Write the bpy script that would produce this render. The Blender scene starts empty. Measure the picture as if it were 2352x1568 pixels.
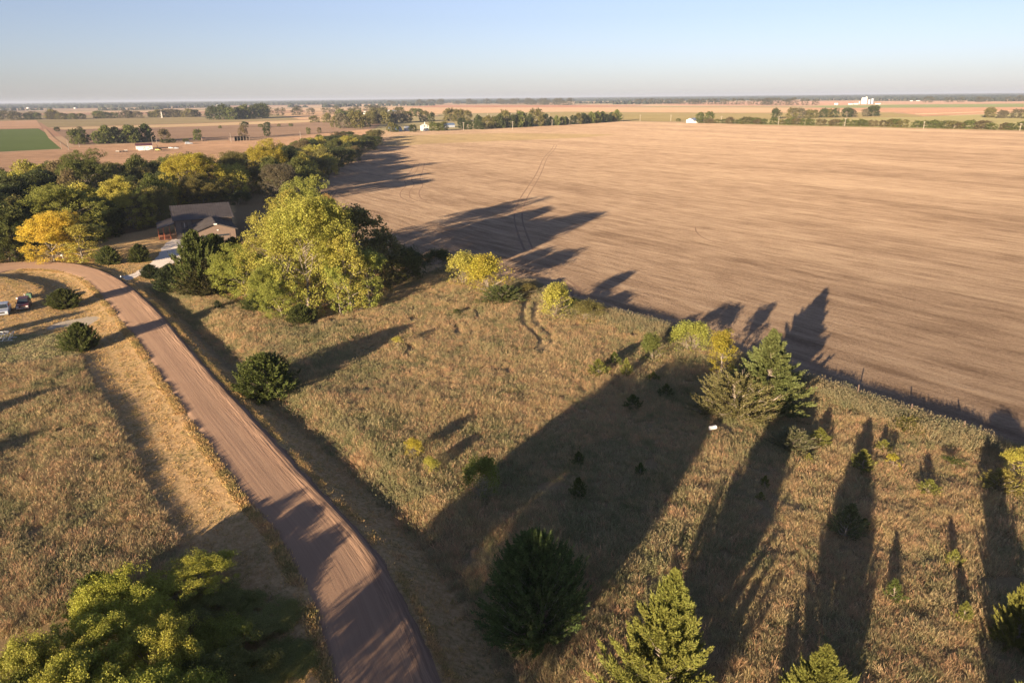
import bpy, math, random
import numpy as np
from mathutils import Matrix, Vector

S = bpy.context.scene
COL = S.collection
# ------------------------------------------------------------------ camera
FPX, CX, CY, H = 1632.0, 1176.0, 784.0, 28.0        # drone 28 m up, photograph measured at 2352 px width
PITCH, ROLL = math.radians(18.91), math.atan(.0101)
_Rw = np.array([1, 0, 0.]); FWD = np.array([0, math.cos(PITCH), -math.sin(PITCH)])
_U0 = np.array([0, math.sin(PITCH), math.cos(PITCH)])
RGT = math.cos(ROLL) * _Rw - math.sin(ROLL) * _U0
UPV = math.sin(ROLL) * _Rw + math.cos(ROLL) * _U0
cam = bpy.data.cameras.new('camera'); camo = bpy.data.objects.new('camera', cam); COL.objects.link(camo)
cam.sensor_width = 36; cam.lens = 36 * FPX / 2352; cam.clip_start = .5; cam.clip_end = 60000
camo.matrix_world = Matrix(((RGT[0], UPV[0], -FWD[0], 0), (RGT[1], UPV[1], -FWD[1], 0), (RGT[2], UPV[2], -FWD[2], H), (0, 0, 0, 1)))
S.camera = camo
# ------------------------------------------------------------------ light
SUN_EL, SUN_AZ = 8.9, 209.0                          # low sun behind and to the left
w = bpy.data.worlds.new('World'); S.world = w; w.use_nodes = True
sk = w.node_tree.nodes.new('ShaderNodeTexSky'); sk.sky_type = 'NISHITA'; sk.sun_disc = False
sk.sun_elevation = math.radians(SUN_EL); sk.sun_rotation = math.radians(SUN_AZ)
sk.air_density = 1.0; sk.dust_density = 0.6; sk.ozone_density = 2.0; sk.altitude = 400
bg = w.node_tree.nodes['Background']; bg.inputs[1].default_value = 0.05
_hs = w.node_tree.nodes.new('ShaderNodeHueSaturation'); _hs.inputs['Saturation'].default_value = .62
_mx = w.node_tree.nodes.new('ShaderNodeMix'); _mx.data_type = 'RGBA'; _mx.blend_type = 'MULTIPLY'; _mx.inputs[0].default_value = 1; _mx.inputs[7].default_value = (.97, 1.0, 1.31, 1)
w.node_tree.links.new(sk.outputs[0], _hs.inputs['Color']); w.node_tree.links.new(_hs.outputs[0], _mx.inputs[6]); w.node_tree.links.new(_mx.outputs[2], bg.inputs[0])
ld = bpy.data.lights.new('sun', 'SUN'); ld.energy = 5.0; ld.angle = math.radians(.5); ld.color = (1, .75, .50)
lo = bpy.data.objects.new('sun', ld); COL.objects.link(lo)
_a, _e = math.radians(SUN_AZ), math.radians(SUN_EL)
sdir = Vector((math.sin(_a) * math.cos(_e), math.cos(_a) * math.cos(_e), math.sin(_e)))
lo.rotation_euler = sdir.to_track_quat('Z', 'Y').to_euler(); lo.location = sdir * 100
S.view_settings.view_transform = 'Standard'; S.view_settings.look = 'None'; S.view_settings.exposure = 1.6
S.render.engine = 'CYCLES'; S.cycles.max_bounces = 6; S.cycles.transparent_max_bounces = 8
S.cycles.diffuse_bounces = 3; S.cycles.volume_bounces = 1
# ------------------------------------------------------------------ helpers: geometry of the site
def G(x, y, z=0.):
    """ground point of the site that was measured at photo position x, y"""
    d = FWD + RGT * (x - CX) / FPX - UPV * (y - CY) / FPX
    t = (H - z) / -d[2]
    return np.array([d[0] * t, d[1] * t])
def GP(pts): return np.array([G(*p) for p in pts])
def proj(P):
    q = np.asarray(P, float) - np.array([0, 0, H]); d = q @ FWD
    return CX + FPX * (q @ RGT) / d, CY - FPX * (q @ UPV) / d
SH_D = np.array([math.sin(math.radians(SUN_AZ - 180)), math.cos(math.radians(SUN_AZ - 180))])
SH_N = np.array([SH_D[1], -SH_D[0]])
def inpoly(P, poly):
    P = np.asarray(P); x, y = P[:, 0], P[:, 1]; r = np.zeros(len(P), bool); n = len(poly)
    for i in range(n):
        x0, y0 = poly[i]; x1, y1 = poly[(i + 1) % n]
        if y0 == y1: continue
        c = ((y0 > y) != (y1 > y)) & (x < (x1 - x0) * (y - y0) / (y1 - y0) + x0)
        r ^= c
    return r
def polydist(P, line):
    """distance to polyline, signed (+ = right of travel), arclength"""
    P = np.asarray(P, float); best = np.full(len(P), 1e9); sgn = np.zeros(len(P)); arc = np.zeros(len(P)); acc = 0.
    for a, b in zip(line[:-1], line[1:]):
        v = b - a; L = math.hypot(*v)
        if L < 1e-6: continue
        t = np.clip(((P - a) @ v) / L ** 2, 0, 1); q = P - (a + t[:, None] * v); d = np.hypot(q[:, 0], q[:, 1])
        m = d < best; best[m] = d[m]; cr = v[0] * (P[:, 1] - a[1]) - v[1] * (P[:, 0] - a[0])
        sgn[m] = np.where(cr[m] > 0, -1, 1); arc[m] = acc + t[m] * L; acc += L
    return best, sgn, arc
def resample(pl, n):
    pl = np.asarray(pl); s = np.r_[0, np.cumsum(np.hypot(*np.diff(pl, axis=0).T))]
    t = np.linspace(0, s[-1], n); return np.c_[np.interp(t, s, pl[:, 0]), np.interp(t, s, pl[:, 1])]
def chaikin(pl, k=2):
    for _ in range(k):
        q = [pl[0]]
        for a, b in zip(pl[:-1], pl[1:]): q += [a * .75 + b * .25, a * .25 + b * .75]
        pl = np.array(q + [pl[-1]])
    return pl
def smooth(t): t = np.clip(t, 0, 1); return t * t * (3 - 2 * t)
def vnoise(P, scale, seed=0):
    """smooth value noise in numpy, 0..1"""
    rs = np.random.RandomState(seed); T = rs.rand(256, 256); p = np.asarray(P)[:, :2] / scale + 1000.3
    i = np.floor(p).astype(int); f = p - i; f = f * f * (3 - 2 * f)
    a = T[i[:, 0] % 256, i[:, 1] % 256]; b = T[(i[:, 0] + 1) % 256, i[:, 1] % 256]
    c = T[i[:, 0] % 256, (i[:, 1] + 1) % 256]; d = T[(i[:, 0] + 1) % 256, (i[:, 1] + 1) % 256]
    return (a * (1 - f[:, 0]) + b * f[:, 0]) * (1 - f[:, 1]) + (c * (1 - f[:, 0]) + d * f[:, 0]) * f[:, 1]

# road edges
RL = [(755, 1568), (737, 1492), (720, 1428), (702, 1370), (669, 1313), (637, 1249), (608, 1206), (575, 1176), (548, 1140), (505, 1076), (469, 1023), (431, 971), (402, 924), (358, 859), (317, 795), (299, 771), (285, 756), (264, 727), (245, 703), (224, 677), (208, 658), (185, 641), (148, 629), (105, 622.6), (39, 622), (0, 632), (-40, 648)]
RR = [(1020, 1568), (1000, 1510), (962, 1430), (922, 1350), (882, 1290), (842, 1234), (806, 1198), (765, 1155), (709, 1096), (665, 1047), (622, 1000), (578, 953), (534, 906), (490, 859), (446, 809), (408, 765), (382, 732), (356, 706), (330, 682), (303, 661), (277, 642), (237, 625), (200, 613), (158, 607), (105, 604), (40, 605.5), (0, 608), (-40, 613)]
rl = resample(chaikin(np.vstack([[(1.5, 4)], [(-3.2, 16)], GP(RL)])), 240)
rr = resample(chaikin(np.vstack([[(7.6, 6)], [(2.9, 17)], GP(RR)])), 240)
ctr = (rl + rr) / 2; hwid = np.hypot(*(rr - rl).T) / 2
ctr_s = np.r_[0, np.cumsum(np.hypot(*np.diff(ctr, axis=0).T))]
for _ in range(3):  # straight-across half widths
    hw = np.array([polydist(c[None], rr)[0][0] for c in ctr])
ARC_DRIVE = polydist(G(270, 640)[None], ctr)[2][0]
FENCE = GP([(1185, 648), (1230, 653), (1300, 694), (1380, 716), (1460, 738), (1560, 765), (1640, 795), (1740, 835), (1830, 866), (1900, 893), (1980, 918), (2060, 944), (2160, 982), (2260, 1013), (2352, 1040), (2600, 1120), (2900, 1215)])
TAN = GP([(905, 311), (868, 333), (843, 352), (797, 377), (748, 405), (722, 432), (735, 470), (790, 520), (850, 560), (905, 600), (960, 610), (1030, 606), (1110, 625), (1185, 648)])
TAN = np.vstack([TAN, FENCE[1:], [(150, 20)], [(420, 60)], GP([(3100, 335), (2352, 301), (2000, 293), (1800, 289), (1660, 284.5), (1530, 281), (1420, 279), (1200, 293), (1000, 301)])])
MOWR = GP([(1400, 1900), (1170, 1568), (1085, 1400), (1005, 1290), (958, 1230), (868, 1130), (765, 1040), (695, 973), (651, 943), (608, 912), (560, 878), (500, 826), (440, 762), (395, 712), (350, 668), (330, 650)])
PRAIRIE = np.vstack([MOWR, GP([(345, 655), (420, 650), (520, 690), (600, 720), (700, 735), (850, 690), (930, 650), (1030, 612), (1110, 628)]), FENCE])
PRAIRIE = np.vstack([PRAIRIE, [(80, 10)], [(20, 10)]])
MOWL = GP([(182, 822), (206, 868), (226, 898), (253, 953), (276, 1000), (300, 1035), (320, 1082), (343, 1129), (358, 1150), (378, 1196), (419, 1267), (465, 1325), (520, 1400), (600, 1568), (640, 1700)])
LEFTTALL = np.vstack([MOWL, [(-12, 10)], [(-60, 10)], [(-110, 60)], GP([(-200, 880), (0, 842)])])
LEFTMID = GP([(-200, 880), (0, 842), (182, 822), (178, 800), (140, 770), (0, 770), (-200, 790)])
DRIVE = GP([(262, 636), (300, 632), (345, 606), (362, 590), (378, 560), (400, 549), (440, 548), (520, 545), (520, 585), (430, 595), (395, 606), (350, 622), (318, 634), (300, 645), (283, 645)])
PAD = GP([(102, 756), (122, 744), (160, 736), (200, 728), (231, 727), (228, 735), (200, 748), (150, 752), (112, 758)])
MOUND = GP([(-120, 640), (0, 641), (50, 644), (95, 654), (118, 664), (124, 676), (105, 690), (0, 705), (-120, 715)])
HOLLOW = np.vstack([GP([(-200, 1500), (0, 1440), (120, 1395), (250, 1345), (460, 1325), (590, 1390), (650, 1470), (690, 1568)]), [(-9, 14), (-60, 14)]])
YARD = GP([(210, 560), (400, 490), (560, 480), (540, 560), (360, 590), (290, 630), (160, 605), (60, 600)])

def height(P):
    P = np.asarray(P, float); x, y = P[:, 0], P[:, 1]
    und = (.16 * (vnoise(P, 9, 3) - .5) + .25 * (vnoise(P, 26, 5) - .5)) * smooth((150 - y) / 40) * smooth((x + 130) / 30) * smooth((100 - x) / 20)
    d, sg, arc = polydist(P, ctr); w_ = np.interp(arc, ctr_s, hw); e = d - w_
    fade = smooth((ARC_DRIVE - 3 - arc) / 10)
    right = sg > 0
    prof_r = np.interp(e, [-5, -.2, 0, .5, 2.3, 3.2, 6.0, 9], [.30, .30, .32, .22, -.62, -.66, .02, 0])
    prof_l = np.interp(e, [-5, -.2, 0, .4, 1.6, 4., 7.5, 9], [.30, .30, .34, .34, .12, -.06, .0, 0])
    prof_n = np.interp(e, [-5, 0, 1.5, 4], [.30, .28, .05, 0])
    pr = np.where(right, prof_r * fade + prof_n * (1 - fade), prof_l * fade + prof_n * (1 - fade))
    k = smooth((9 - e) / 3); h = und * smooth((e - 1) / 6) + pr * (e < 9)
    dm, _, _ = polydist(P, np.vstack([MOUND, MOUND[:1]])); ins = inpoly(P, MOUND)
    h += np.where(ins, .75 * smooth(dm / 1.6), 0)
    dt, _, _ = polydist(P, FENCE)
    dh, _, _ = polydist(P, HOLLOW); h -= np.where(inpoly(P, HOLLOW), 2.6 * smooth(dh / 4.5), 0)
    it = inpoly(P, TAN)
    h = np.where(it, -.15, h * smooth(dt / 4))
    for pg in (DRIVE, PAD):
        h = np.where(inpoly(P, pg) & (e > .5), h * 0 - .03, h)
    return h
def hz(x, y): return float(height(np.array([[x, y]]))[0])

# ------------------------------------------------------------------ helpers: objects
def tag(o, label=None, cat=None, group=None, kind=None):
    if label: o['label'] = label
    if cat: o['category'] = cat
    if group: o['group'] = group
    if kind: o['kind'] = kind
    return o
def empty(name, loc, rz=0, label=None, cat=None, group=None):
    o = bpy.data.objects.new(name, None); COL.objects.link(o); o.empty_display_size = .5
    o.location = loc; o.rotation_euler = (0, 0, rz); return tag(o, label, cat, group)
def fastmesh(name, V, faces, mats, midx=None, smoothf=False):
    """V (N,3); faces: list of int arrays (M,k)"""
    me = bpy.data.meshes.new(name); V = np.asarray(V, np.float32)
    me.vertices.add(len(V)); me.vertices.foreach_set('co', V.ravel())
    loops = np.concatenate([f.ravel() for f in faces]).astype(np.int32)
    tot = np.concatenate([np.full(len(f), f.shape[1], np.int32) for f in faces])
    me.loops.add(len(loops)); me.loops.foreach_set('vertex_index', loops)
    me.polygons.add(len(tot)); me.polygons.foreach_set('loop_start', np.r_[0, np.cumsum(tot)[:-1]].astype(np.int32))
    me.polygons.foreach_set('loop_total', tot)
    for m in mats: me.materials.append(m)
    if midx is not None: me.polygons.foreach_set('material_index', np.asarray(midx, np.int32))
    if smoothf: me.polygons.foreach_set('use_smooth', np.ones(len(tot), bool))
    me.update(calc_edges=True); me.validate(); return me
def link(name, me, parent=None, loc=None):
    o = bpy.data.objects.new(name, me); COL.objects.link(o)
    if parent: o.parent = parent
    if loc is not None: o.location = loc
    return o
class MB:
    def __init__(s): s.v = []; s.f = []
    def add(s, vs, fs):
        b = len(s.v); s.v += [tuple(map(float, v)) for v in vs]; s.f += [tuple(i + b for i in f) for f in fs]; return s
    def box(s, x0, x1, y0, y1, z0, z1):
        return s.add([(x0, y0, z0), (x1, y0, z0), (x1, y1, z0), (x0, y1, z0), (x0, y0, z1), (x1, y0, z1), (x1, y1, z1), (x0, y1, z1)],
                     [(0, 3, 2, 1), (4, 5, 6, 7), (0, 1, 5, 4), (1, 2, 6, 5), (2, 3, 7, 6), (3, 0, 4, 7)])
    def prism(s, prof, y0, y1, axis='y'):
        """profile in (x,z) extruded along y (or profile in (y,z) along x)"""
        n = len(prof)
        if axis == 'y': vs = [(a, y0, b) for a, b in prof] + [(a, y1, b) for a, b in prof]
        else: vs = [(y0, a, b) for a, b in prof] + [(y1, a, b) for a, b in prof]
        return s.add(vs, [tuple(range(n)), tuple(range(2 * n - 1, n - 1, -1))] + [(i, i + n, (i + 1) % n + n, (i + 1) % n) for i in range(n)])
    def tube(s, a, b, r0, r1=None, n=8):
        r1 = r0 if r1 is None else r1; a, b = Vector(a), Vector(b); q = (b - a).normalized().to_track_quat('Z', 'Y').to_matrix()
        vs = [a + q @ Vector((math.cos(t) * r0, math.sin(t) * r0, 0)) for t in (2 * math.pi * i / n for i in range(n))]
        vs += [b + q @ Vector((math.cos(t) * r1, math.sin(t) * r1, 0)) for t in (2 * math.pi * i / n for i in range(n))]
        return s.add(vs, [tuple(range(n - 1, -1, -1)), tuple(range(n, 2 * n))] + [(i, (i + 1) % n, (i + 1) % n + n, i + n) for i in range(n)])
    def build(s, name, mat, parent=None, bevel=0, smoothf=False):
        me = bpy.data.meshes.new(name); me.from_pydata(s.v, [], s.f); me.materials.append(mat); me.update()
        o = link(name, me, parent)
        if bevel:
            m = o.modifiers.new('bevel', 'BEVEL'); m.width = bevel; m.segments = 2; m.limit_method = 'ANGLE'
        return o

# ------------------------------------------------------------------ materials
class NT:
    def __init__(s, name):
        s.m = bpy.data.materials.new(name); s.m.use_nodes = True; s.t = s.m.node_tree; s.t.nodes.clear()
        s.out = s.n('OutputMaterial')
    def n(s, kind, **kw):
        x = s.t.nodes.new('ShaderNode' + kind)
        for k, v in kw.items():
            if k.startswith('i_'): x.inputs[k[2:].replace('_', ' ')].default_value = v
            else: setattr(x, k, v)
        return x
    def l(s, a, b): s.t.links.new(a, b)
    def pos(s):
        if not hasattr(s, '_p'): s._p = s.n('NewGeometry')
        return s._p.outputs['Position']
    def mapped(s, scale=(1, 1, 1), rot=0.):
        m = s.n('Mapping', vector_type='TEXTURE'); m.inputs['Rotation'].default_value = (0, 0, rot)
        m.inputs['Scale'].default_value = tuple(1 / q if q else 1e6 for q in scale)
        s.l(s.pos(), m.inputs[0]); return m.outputs[0]
    def noise(s, scale, detail=3, rough=.55, vec=None, dist=0.):
        x = s.n('TexNoise'); x.inputs['Scale'].default_value = scale; x.inputs['Detail'].default_value = detail
        x.inputs['Roughness'].default_value = rough; x.inputs['Distortion'].default_value = dist
        s.l(vec if vec is not None else s.pos(), x.inputs['Vector']); return x.outputs['Fac']
    def ramp(s, fac, stops, interp='LINEAR'):
        x = s.n('ValToRGB'); cr = x.color_ramp; cr.interpolation = interp
        while len(cr.elements) < len(stops): cr.elements.new(.5)
        for e, (p, c) in zip(cr.elements, stops):
            e.position = p; e.color = (*c, 1) if len(c) == 3 else c
        s.l(fac, x.inputs[0]); return x.outputs[0]
    def mix(s, f, a, b, mode='MIX'):
        x = s.n('Mix', data_type='RGBA', blend_type=mode)
        for v, sk_ in ((f, x.inputs[0]), (a, x.inputs[6]), (b, x.inputs[7])):
            if isinstance(v, (int, float)): sk_.default_value = v
            elif isinstance(v, tuple): sk_.default_value = (*v, 1)
            else: s.l(v, sk_)
        return x.outputs[2]
    def math(s, op, a, b=None):
        x = s.n('Math', operation=op)
        for v, sk_ in ((a, x.inputs[0]), (b, x.inputs[1])):
            if v is None: continue
            if isinstance(v, (int, float)): sk_.default_value = v
            else: s.l(v, sk_)
        return x.outputs[0]
    def bump(s, h, strength, dist):
        x = s.n('Bump'); x.inputs['Strength'].default_value = strength; x.inputs['Distance'].default_value = dist
        s.l(h, x.inputs['Height']); return x.outputs[0]
    def pbr(s, col, rough=.9, metal=0., normal=None, spec=.2):
        x = s.n('BsdfPrincipled'); x.inputs['Roughness'].default_value = rough; x.inputs['Metallic'].default_value = metal
        x.inputs['Specular IOR Level'].default_value = spec
        if rough >= .9: x.inputs['Diffuse Roughness'].default_value = 1.
        if isinstance(col, tuple): x.inputs['Base Color'].default_value = (*col, 1)
        else: s.l(col, x.inputs['Base Color'])
        if normal is not None: s.l(normal, x.inputs['Normal'])
        s.l(x.outputs[0], s.out.inputs[0]); return s.m

def simple(name, col, rough=.6, metal=0., var=.12, vs=3., spec=.4):
    t = NT(name); f = t.noise(vs, 4)
    lo_ = tuple(c * (1 - var) for c in col); hi_ = tuple(min(1, c * (1 + var)) for c in col)
    return t.pbr(t.ramp(f, [(.3, lo_), (.7, hi_)]), rough, metal, spec=spec)
M = {}
M['white_paint'] = simple('white_paint', (.62, .61, .58), .5)
M['white_plastic'] = simple('white_plastic', (.8, .78, .74), .4)
M['wood_pole'] = simple('wood_pole', (.30, .25, .20), .9, vs=8)
M['pale_pole'] = simple('pale_pole', (.36, .32, .27), .9, vs=8)
M['tyre'] = simple('tyre_rubber', (.02, .02, .02), .8)
M['rim'] = simple('rim_metal', (.45, .45, .46), .35, .8)
M['glass'] = simple('dark_glass', (.03, .04, .05), .08, spec=.8)
M['lamp'] = simple('lamp_glass', (.75, .75, .72), .15, spec=.8)
M['silver'] = simple('silver_paint', (.50, .54, .58), .3, .4)
M['maroon'] = simple('maroon_paint', (.13, .035, .03), .3, .2)
M['black_trim'] = simple('black_trim', (.02, .02, .022), .5)
M['chrome'] = simple('chrome_trim', (.6, .6, .6), .25, .9)
M['green_box'] = simple('green_steel', (.06, .13, .08), .5)
M['brown_metal'] = None

# leaves: colour comes from the object, each leaf a little different
def leaf_material(name, trans=.35, rough=.6):
    t = NT(name); oi = t.n('ObjectInfo'); ge = t.n('NewGeometry')
    hs = t.n('HueSaturation'); t.l(oi.outputs['Color'], hs.inputs['Color'])
    r = ge.outputs['Random Per Island']
    big = t.noise(.35, 2); 
    t.l(t.math('ADD', .478, t.math('ADD', t.math('MULTIPLY', r, .026), t.math('MULTIPLY', big, .035))), hs.inputs['Hue'])
    t.l(t.math('ADD', .62, t.math('MULTIPLY', r, .75)), hs.inputs['Value'])
    hs.inputs['Saturation'].default_value = .95
    d = t.n('BsdfPrincipled'); d.inputs['Roughness'].default_value = rough; d.inputs['Specular IOR Level'].default_value = .25
    t.l(hs.outputs[0], d.inputs['Base Color'])
    tr = t.n('BsdfTranslucent'); t.l(hs.outputs[0], tr.inputs[0])
    mx = t.n('MixShader'); mx.inputs[0].default_value = trans
    t.l(d.outputs[0], mx.inputs[1]); t.l(tr.outputs[0], mx.inputs[2]); t.l(mx.outputs[0], t.out.inputs[0]); return t.m
M['leaf'] = leaf_material('leaf', .4)
M['needle'] = leaf_material('cedar_needle', .15, .7)
t = NT('bark'); M['bark'] = t.pbr(t.ramp(t.noise(6, 4), [(.3, (.16, .13, .10)), (.7, (.34, .30, .25))]), .95)
t = NT('pale_bark'); M['pale_bark'] = t.pbr(t.ramp(t.noise(5, 4), [(.3, (.17, .145, .115)), (.7, (.32, .285, .235))]), .9)

def grass_material(name, ramp_stops, scale=.22, trans=.3, seed_shift=0.):
    t = NT(name); ge = t.n('NewGeometry'); oi = t.n('ObjectInfo')
    a = t.noise(scale, 4, .6); b = t.noise(scale * .28, 3, .5)
    f = t.math('ADD', t.math('MULTIPLY', a, .75), t.math('MULTIPLY', b, .25))
    f2 = t.math('ADD', f, t.math('MULTIPLY', t.math('SUBTRACT', oi.outputs['Random'], .5), .28))
    c = t.ramp(f2, ramp_stops)
    hs = t.n('HueSaturation'); t.l(c, hs.inputs['Color'])
    t.l(t.math('ADD', .7, t.math('MULTIPLY', ge.outputs['Random Per Island'], .65)), hs.inputs['Value'])
    d = t.n('BsdfDiffuse'); t.l(hs.outputs[0], d.inputs[0]); tr = t.n('BsdfTranslucent'); t.l(hs.outputs[0], tr.inputs[0])
    mx = t.n('MixShader'); mx.inputs[0].default_value = trans
    t.l(d.outputs[0], mx.inputs[1]); t.l(tr.outputs[0], mx.inputs[2]); t.l(mx.outputs[0], t.out.inputs[0]); return t.m
STRAW = [(.28, (.25, .25, .12)), (.38, (.39, .35, .18)), (.46, (.52, .385, .22)), (.52, (.60, .36, .21)), (.58, (.43, .36, .21)), (.70, (.50, .40, .19))]
M['straw'] = grass_material('prairie_straw', STRAW)
M['weed'] = grass_material('prairie_weed', [(.3, (.19, .20, .09)), (.5, (.30, .29, .15)), (.7, (.42, .34, .20))], .3)
M['fence_weed'] = grass_material('fence_weed', [(.3, (.17, .18, .10)), (.5, (.27, .24, .145)), (.7, (.33, .25, .14))], .5)
M['lawn'] = grass_material('verge_grass', [(.3, (.22, .20, .08)), (.45, (.38, .29, .125)), (.55, (.50, .34, .155)), (.7, (.42, .27, .14))], .5)

# ground: albedo by what grows there (r mown, g prairie, b wood litter, none = far country)
t = NT('ground_soil')
at = t.n('Attribute', attribute_name='zone'); sep = t.n('SeparateColor'); t.l(at.outputs['Color'], sep.inputs[0])
fine = t.noise(3.2, 5, .65); mid = t.noise(.35, 4); 
mown = t.mix(t.ramp(fine, [(.35, (0,) * 3), (.65, (1,) * 3)]), t.ramp(mid, [(.35, (.18, .15, .065)), (.65, (.32, .21, .10))]), (.46, .32, .17))
pra = t.mix(fine, (.13, .105, .06), (.30, .22, .12))
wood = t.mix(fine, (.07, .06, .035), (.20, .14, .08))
# far country: patchwork of square fields
mp = t.mapped((1 / 420., 1 / 800., 0), math.radians(-14)); vo = t.n('TexVoronoi', distance='CHEBYCHEV'); vo.inputs['Scale'].default_value = 1; vo.inputs['Randomness'].default_value = .55
t.l(mp, vo.inputs['Vector']); sc_ = t.n('SeparateColor'); t.l(vo.outputs['Color'], sc_.inputs[0])
far = t.ramp(sc_.outputs[0], [(0, (.33, .22, .15)), (.2, (.40, .29, .19)), (.35, (.24, .20, .11)), (.5, (.30, .17, .12)), (.65, (.42, .32, .21)), (.8, (.20, .20, .10)), (.92, (.36, .24, .16))], 'CONSTANT')
far = t.mix(1., t.mix(t.math('MULTIPLY', t.noise(.01, 5), .6), far, (.33, .25, .17)), (.62, .62, .62), 'MULTIPLY')
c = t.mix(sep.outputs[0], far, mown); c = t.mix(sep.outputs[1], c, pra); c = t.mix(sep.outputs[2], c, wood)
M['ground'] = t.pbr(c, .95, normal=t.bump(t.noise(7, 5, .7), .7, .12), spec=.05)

# road: graded reddish sand, ruts follow the road (uv along/across)
t = NT('sand_road'); uv = t.n('UVMap'); mp = t.n('Mapping'); mp.inputs['Scale'].default_value = (1.0, .012, 1); t.l(uv.outputs[0], mp.inputs[0])
ruts = t.noise(2.2, 6, .7, mp.outputs[0]); mp2 = t.n('Mapping'); mp2.inputs['Scale'].default_value = (1., .05, 1); t.l(uv.outputs[0], mp2.inputs[0])
r2 = t.noise(5., 3, .6, mp2.outputs[0]); grain = t.noise(9, 4, .7); blot = t.noise(.25, 4)
sx = t.n('SeparateXYZ'); t.l(uv.outputs[0], sx.inputs[0])
edge = t.ramp(t.math('DIVIDE', sx.outputs[0], 6.), [(.0, (0.2,) * 3), (.08, (0,) * 3), (.62, (.15,) * 3), (.80, (1,) * 3)])
base = t.mix(blot, (.265, .178, .120), (.325, .222, .152))
base = t.mix(t.math('MULTIPLY', t.ramp(ruts, [(.42, (0,) * 3), (.6, (1,) * 3)]), .35), base, (.20, .125, .09))
base = t.mix(t.math('MULTIPLY', edge, t.math('MULTIPLY', t.ramp(r2, [(.42, (0,) * 3), (.55, (1,) * 3)]), .6)), base, (.15, .10, .072))
hgt = t.math('ADD', t.math('MULTIPLY', t.math('ADD', ruts, r2), t.math('ADD', t.math('MULTIPLY', edge, 1.0), .10)), t.math('MULTIPLY', grain, .12))
M['road'] = t.pbr(base, .95, normal=t.bump(hgt, .8, .10), spec=.05)

t = NT('white_gravel'); M['gravel'] = t.pbr(t.mix(t.noise(.5, 4), t.ramp(t.noise(14, 5, .7), [(.3, (.36, .34, .315)), (.7, (.60, .57, .53))]), (.48, .43, .37)), .95, normal=t.bump(t.noise(16, 4, .7), .5, .05))
t = NT('pad_gravel'); M['pad'] = t.pbr(t.ramp(t.noise(6, 5, .7), [(.3, (.26, .22, .16)), (.7, (.42, .37, .29))]), .95, normal=t.bump(t.noise(16, 4, .7), .5, .05))

def field_material(name, cols, rowdir, row=.8, streak=1., rows=1., bumpd=.2, big=(.004, .03)):
    t = NT(name)
    v1 = t.mapped((big[0], big[1], 0), rowdir); v2 = t.mapped((.02, .16, 0), rowdir); v3 = t.mapped((.12, 1. / row * .55, 0), rowdir)
    s1 = t.noise(1., 5, .6, v1); s2 = t.noise(1., 5, .65, v2, .3); s3 = t.noise(1., 3, .6, v3); fine = t.noise(2.2, 7, .85)
    mott = t.noise(.07, 7, .72); v4 = t.mapped((.05, .42, 0), rowdir + .02); s4 = t.noise(1., 4, .7, v4)
    s1 = t.math('ADD', t.math('MULTIPLY', s1, .6), t.math('MULTIPLY', mott, .4)); s2 = t.math('ADD', t.math('MULTIPLY', s2, .5), t.math('MULTIPLY', s4, .5))
    f = t.math('ADD', t.math('ADD', t.math('MULTIPLY', s1, .38 * streak), t.math('MULTIPLY', s2, .34 * streak)), t.math('ADD', t.math('MULTIPLY', s3, .26 * rows), t.math('MULTIPLY', fine, .3)))
    norm = .5 * (.72 * streak + .26 * rows + .3)
    c = t.ramp(f, [(norm - .085, cols[0]), (norm - .01, cols[1]), (norm + .07, cols[2])])
    return t.pbr(c, .95, normal=t.bump(t.math('ADD', t.math('MULTIPLY', s3, rows), fine), 1., bumpd), spec=.03)
_fv = FENCE[14] - FENCE[4]; ROWDIR = math.atan2(_fv[1], _fv[0])
M['tan'] = field_material('stubble', ((.155, .108, .072), (.25, .182, .124), (.335, .255, .175)), ROWDIR)
# ================================================================== THE SETTING
def grow(a, b, first, k=1.18, lim=26000):
    r = [a]; st = first
    while abs(r[-1] - a) < lim: r.append(r[-1] + math.copysign(st, b)); st *= k
    return r[1:]
xs = np.array(sorted(grow(-125, -1, .8)) + list(np.arange(-125, 100.01, .6)) + grow(100, 1, .8))
ys = np.array(sorted(grow(5, -1, .8, 1.3, 3000)) + list(np.arange(5, 170.01, .6)) + list(np.arange(171.5, 300, 1.5)) + grow(300, 1, 1.8))
X, Y = np.meshgrid(xs, ys); P = np.c_[X.ravel(), Y.ravel()]
near = (P[:, 0] > -140) & (P[:, 0] < 120) & (P[:, 1] < 190)
Z = np.zeros(len(P)); Z[near] = height(P[near])
Z[~near & inpoly(P, TAN)] = -.15
nx, ny = len(xs), len(ys); ii = np.arange(nx * ny).reshape(ny, nx)
Q = np.c_[ii[:-1, :-1].ravel(), ii[:-1, 1:].ravel(), ii[1:, 1:].ravel(), ii[1:, :-1].ravel()]
me = fastmesh('ground', np.c_[P, Z], [Q], [M['ground']], smoothf=True)
zone = np.zeros((len(P), 4), np.float32); zone[:, 3] = 1
nearz = (P[:, 0] > -400) & (P[:, 0] < 140) & (P[:, 1] < 420)
zone[nearz, 0] = 1
m = near & (inpoly(P, PRAIRIE) | inpoly(P, LEFTTALL)); zone[m, 1] = 1
m = near & inpoly(P, LEFTMID); zone[m, 1] = .45
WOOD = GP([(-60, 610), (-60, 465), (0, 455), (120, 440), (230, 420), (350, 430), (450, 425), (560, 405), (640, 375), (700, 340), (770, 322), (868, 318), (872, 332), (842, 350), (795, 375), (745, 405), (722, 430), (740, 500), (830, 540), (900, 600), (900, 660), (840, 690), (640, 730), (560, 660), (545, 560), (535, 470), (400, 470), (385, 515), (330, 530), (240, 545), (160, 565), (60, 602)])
zone[inpoly(P, WOOD), 2] = .9
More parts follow.
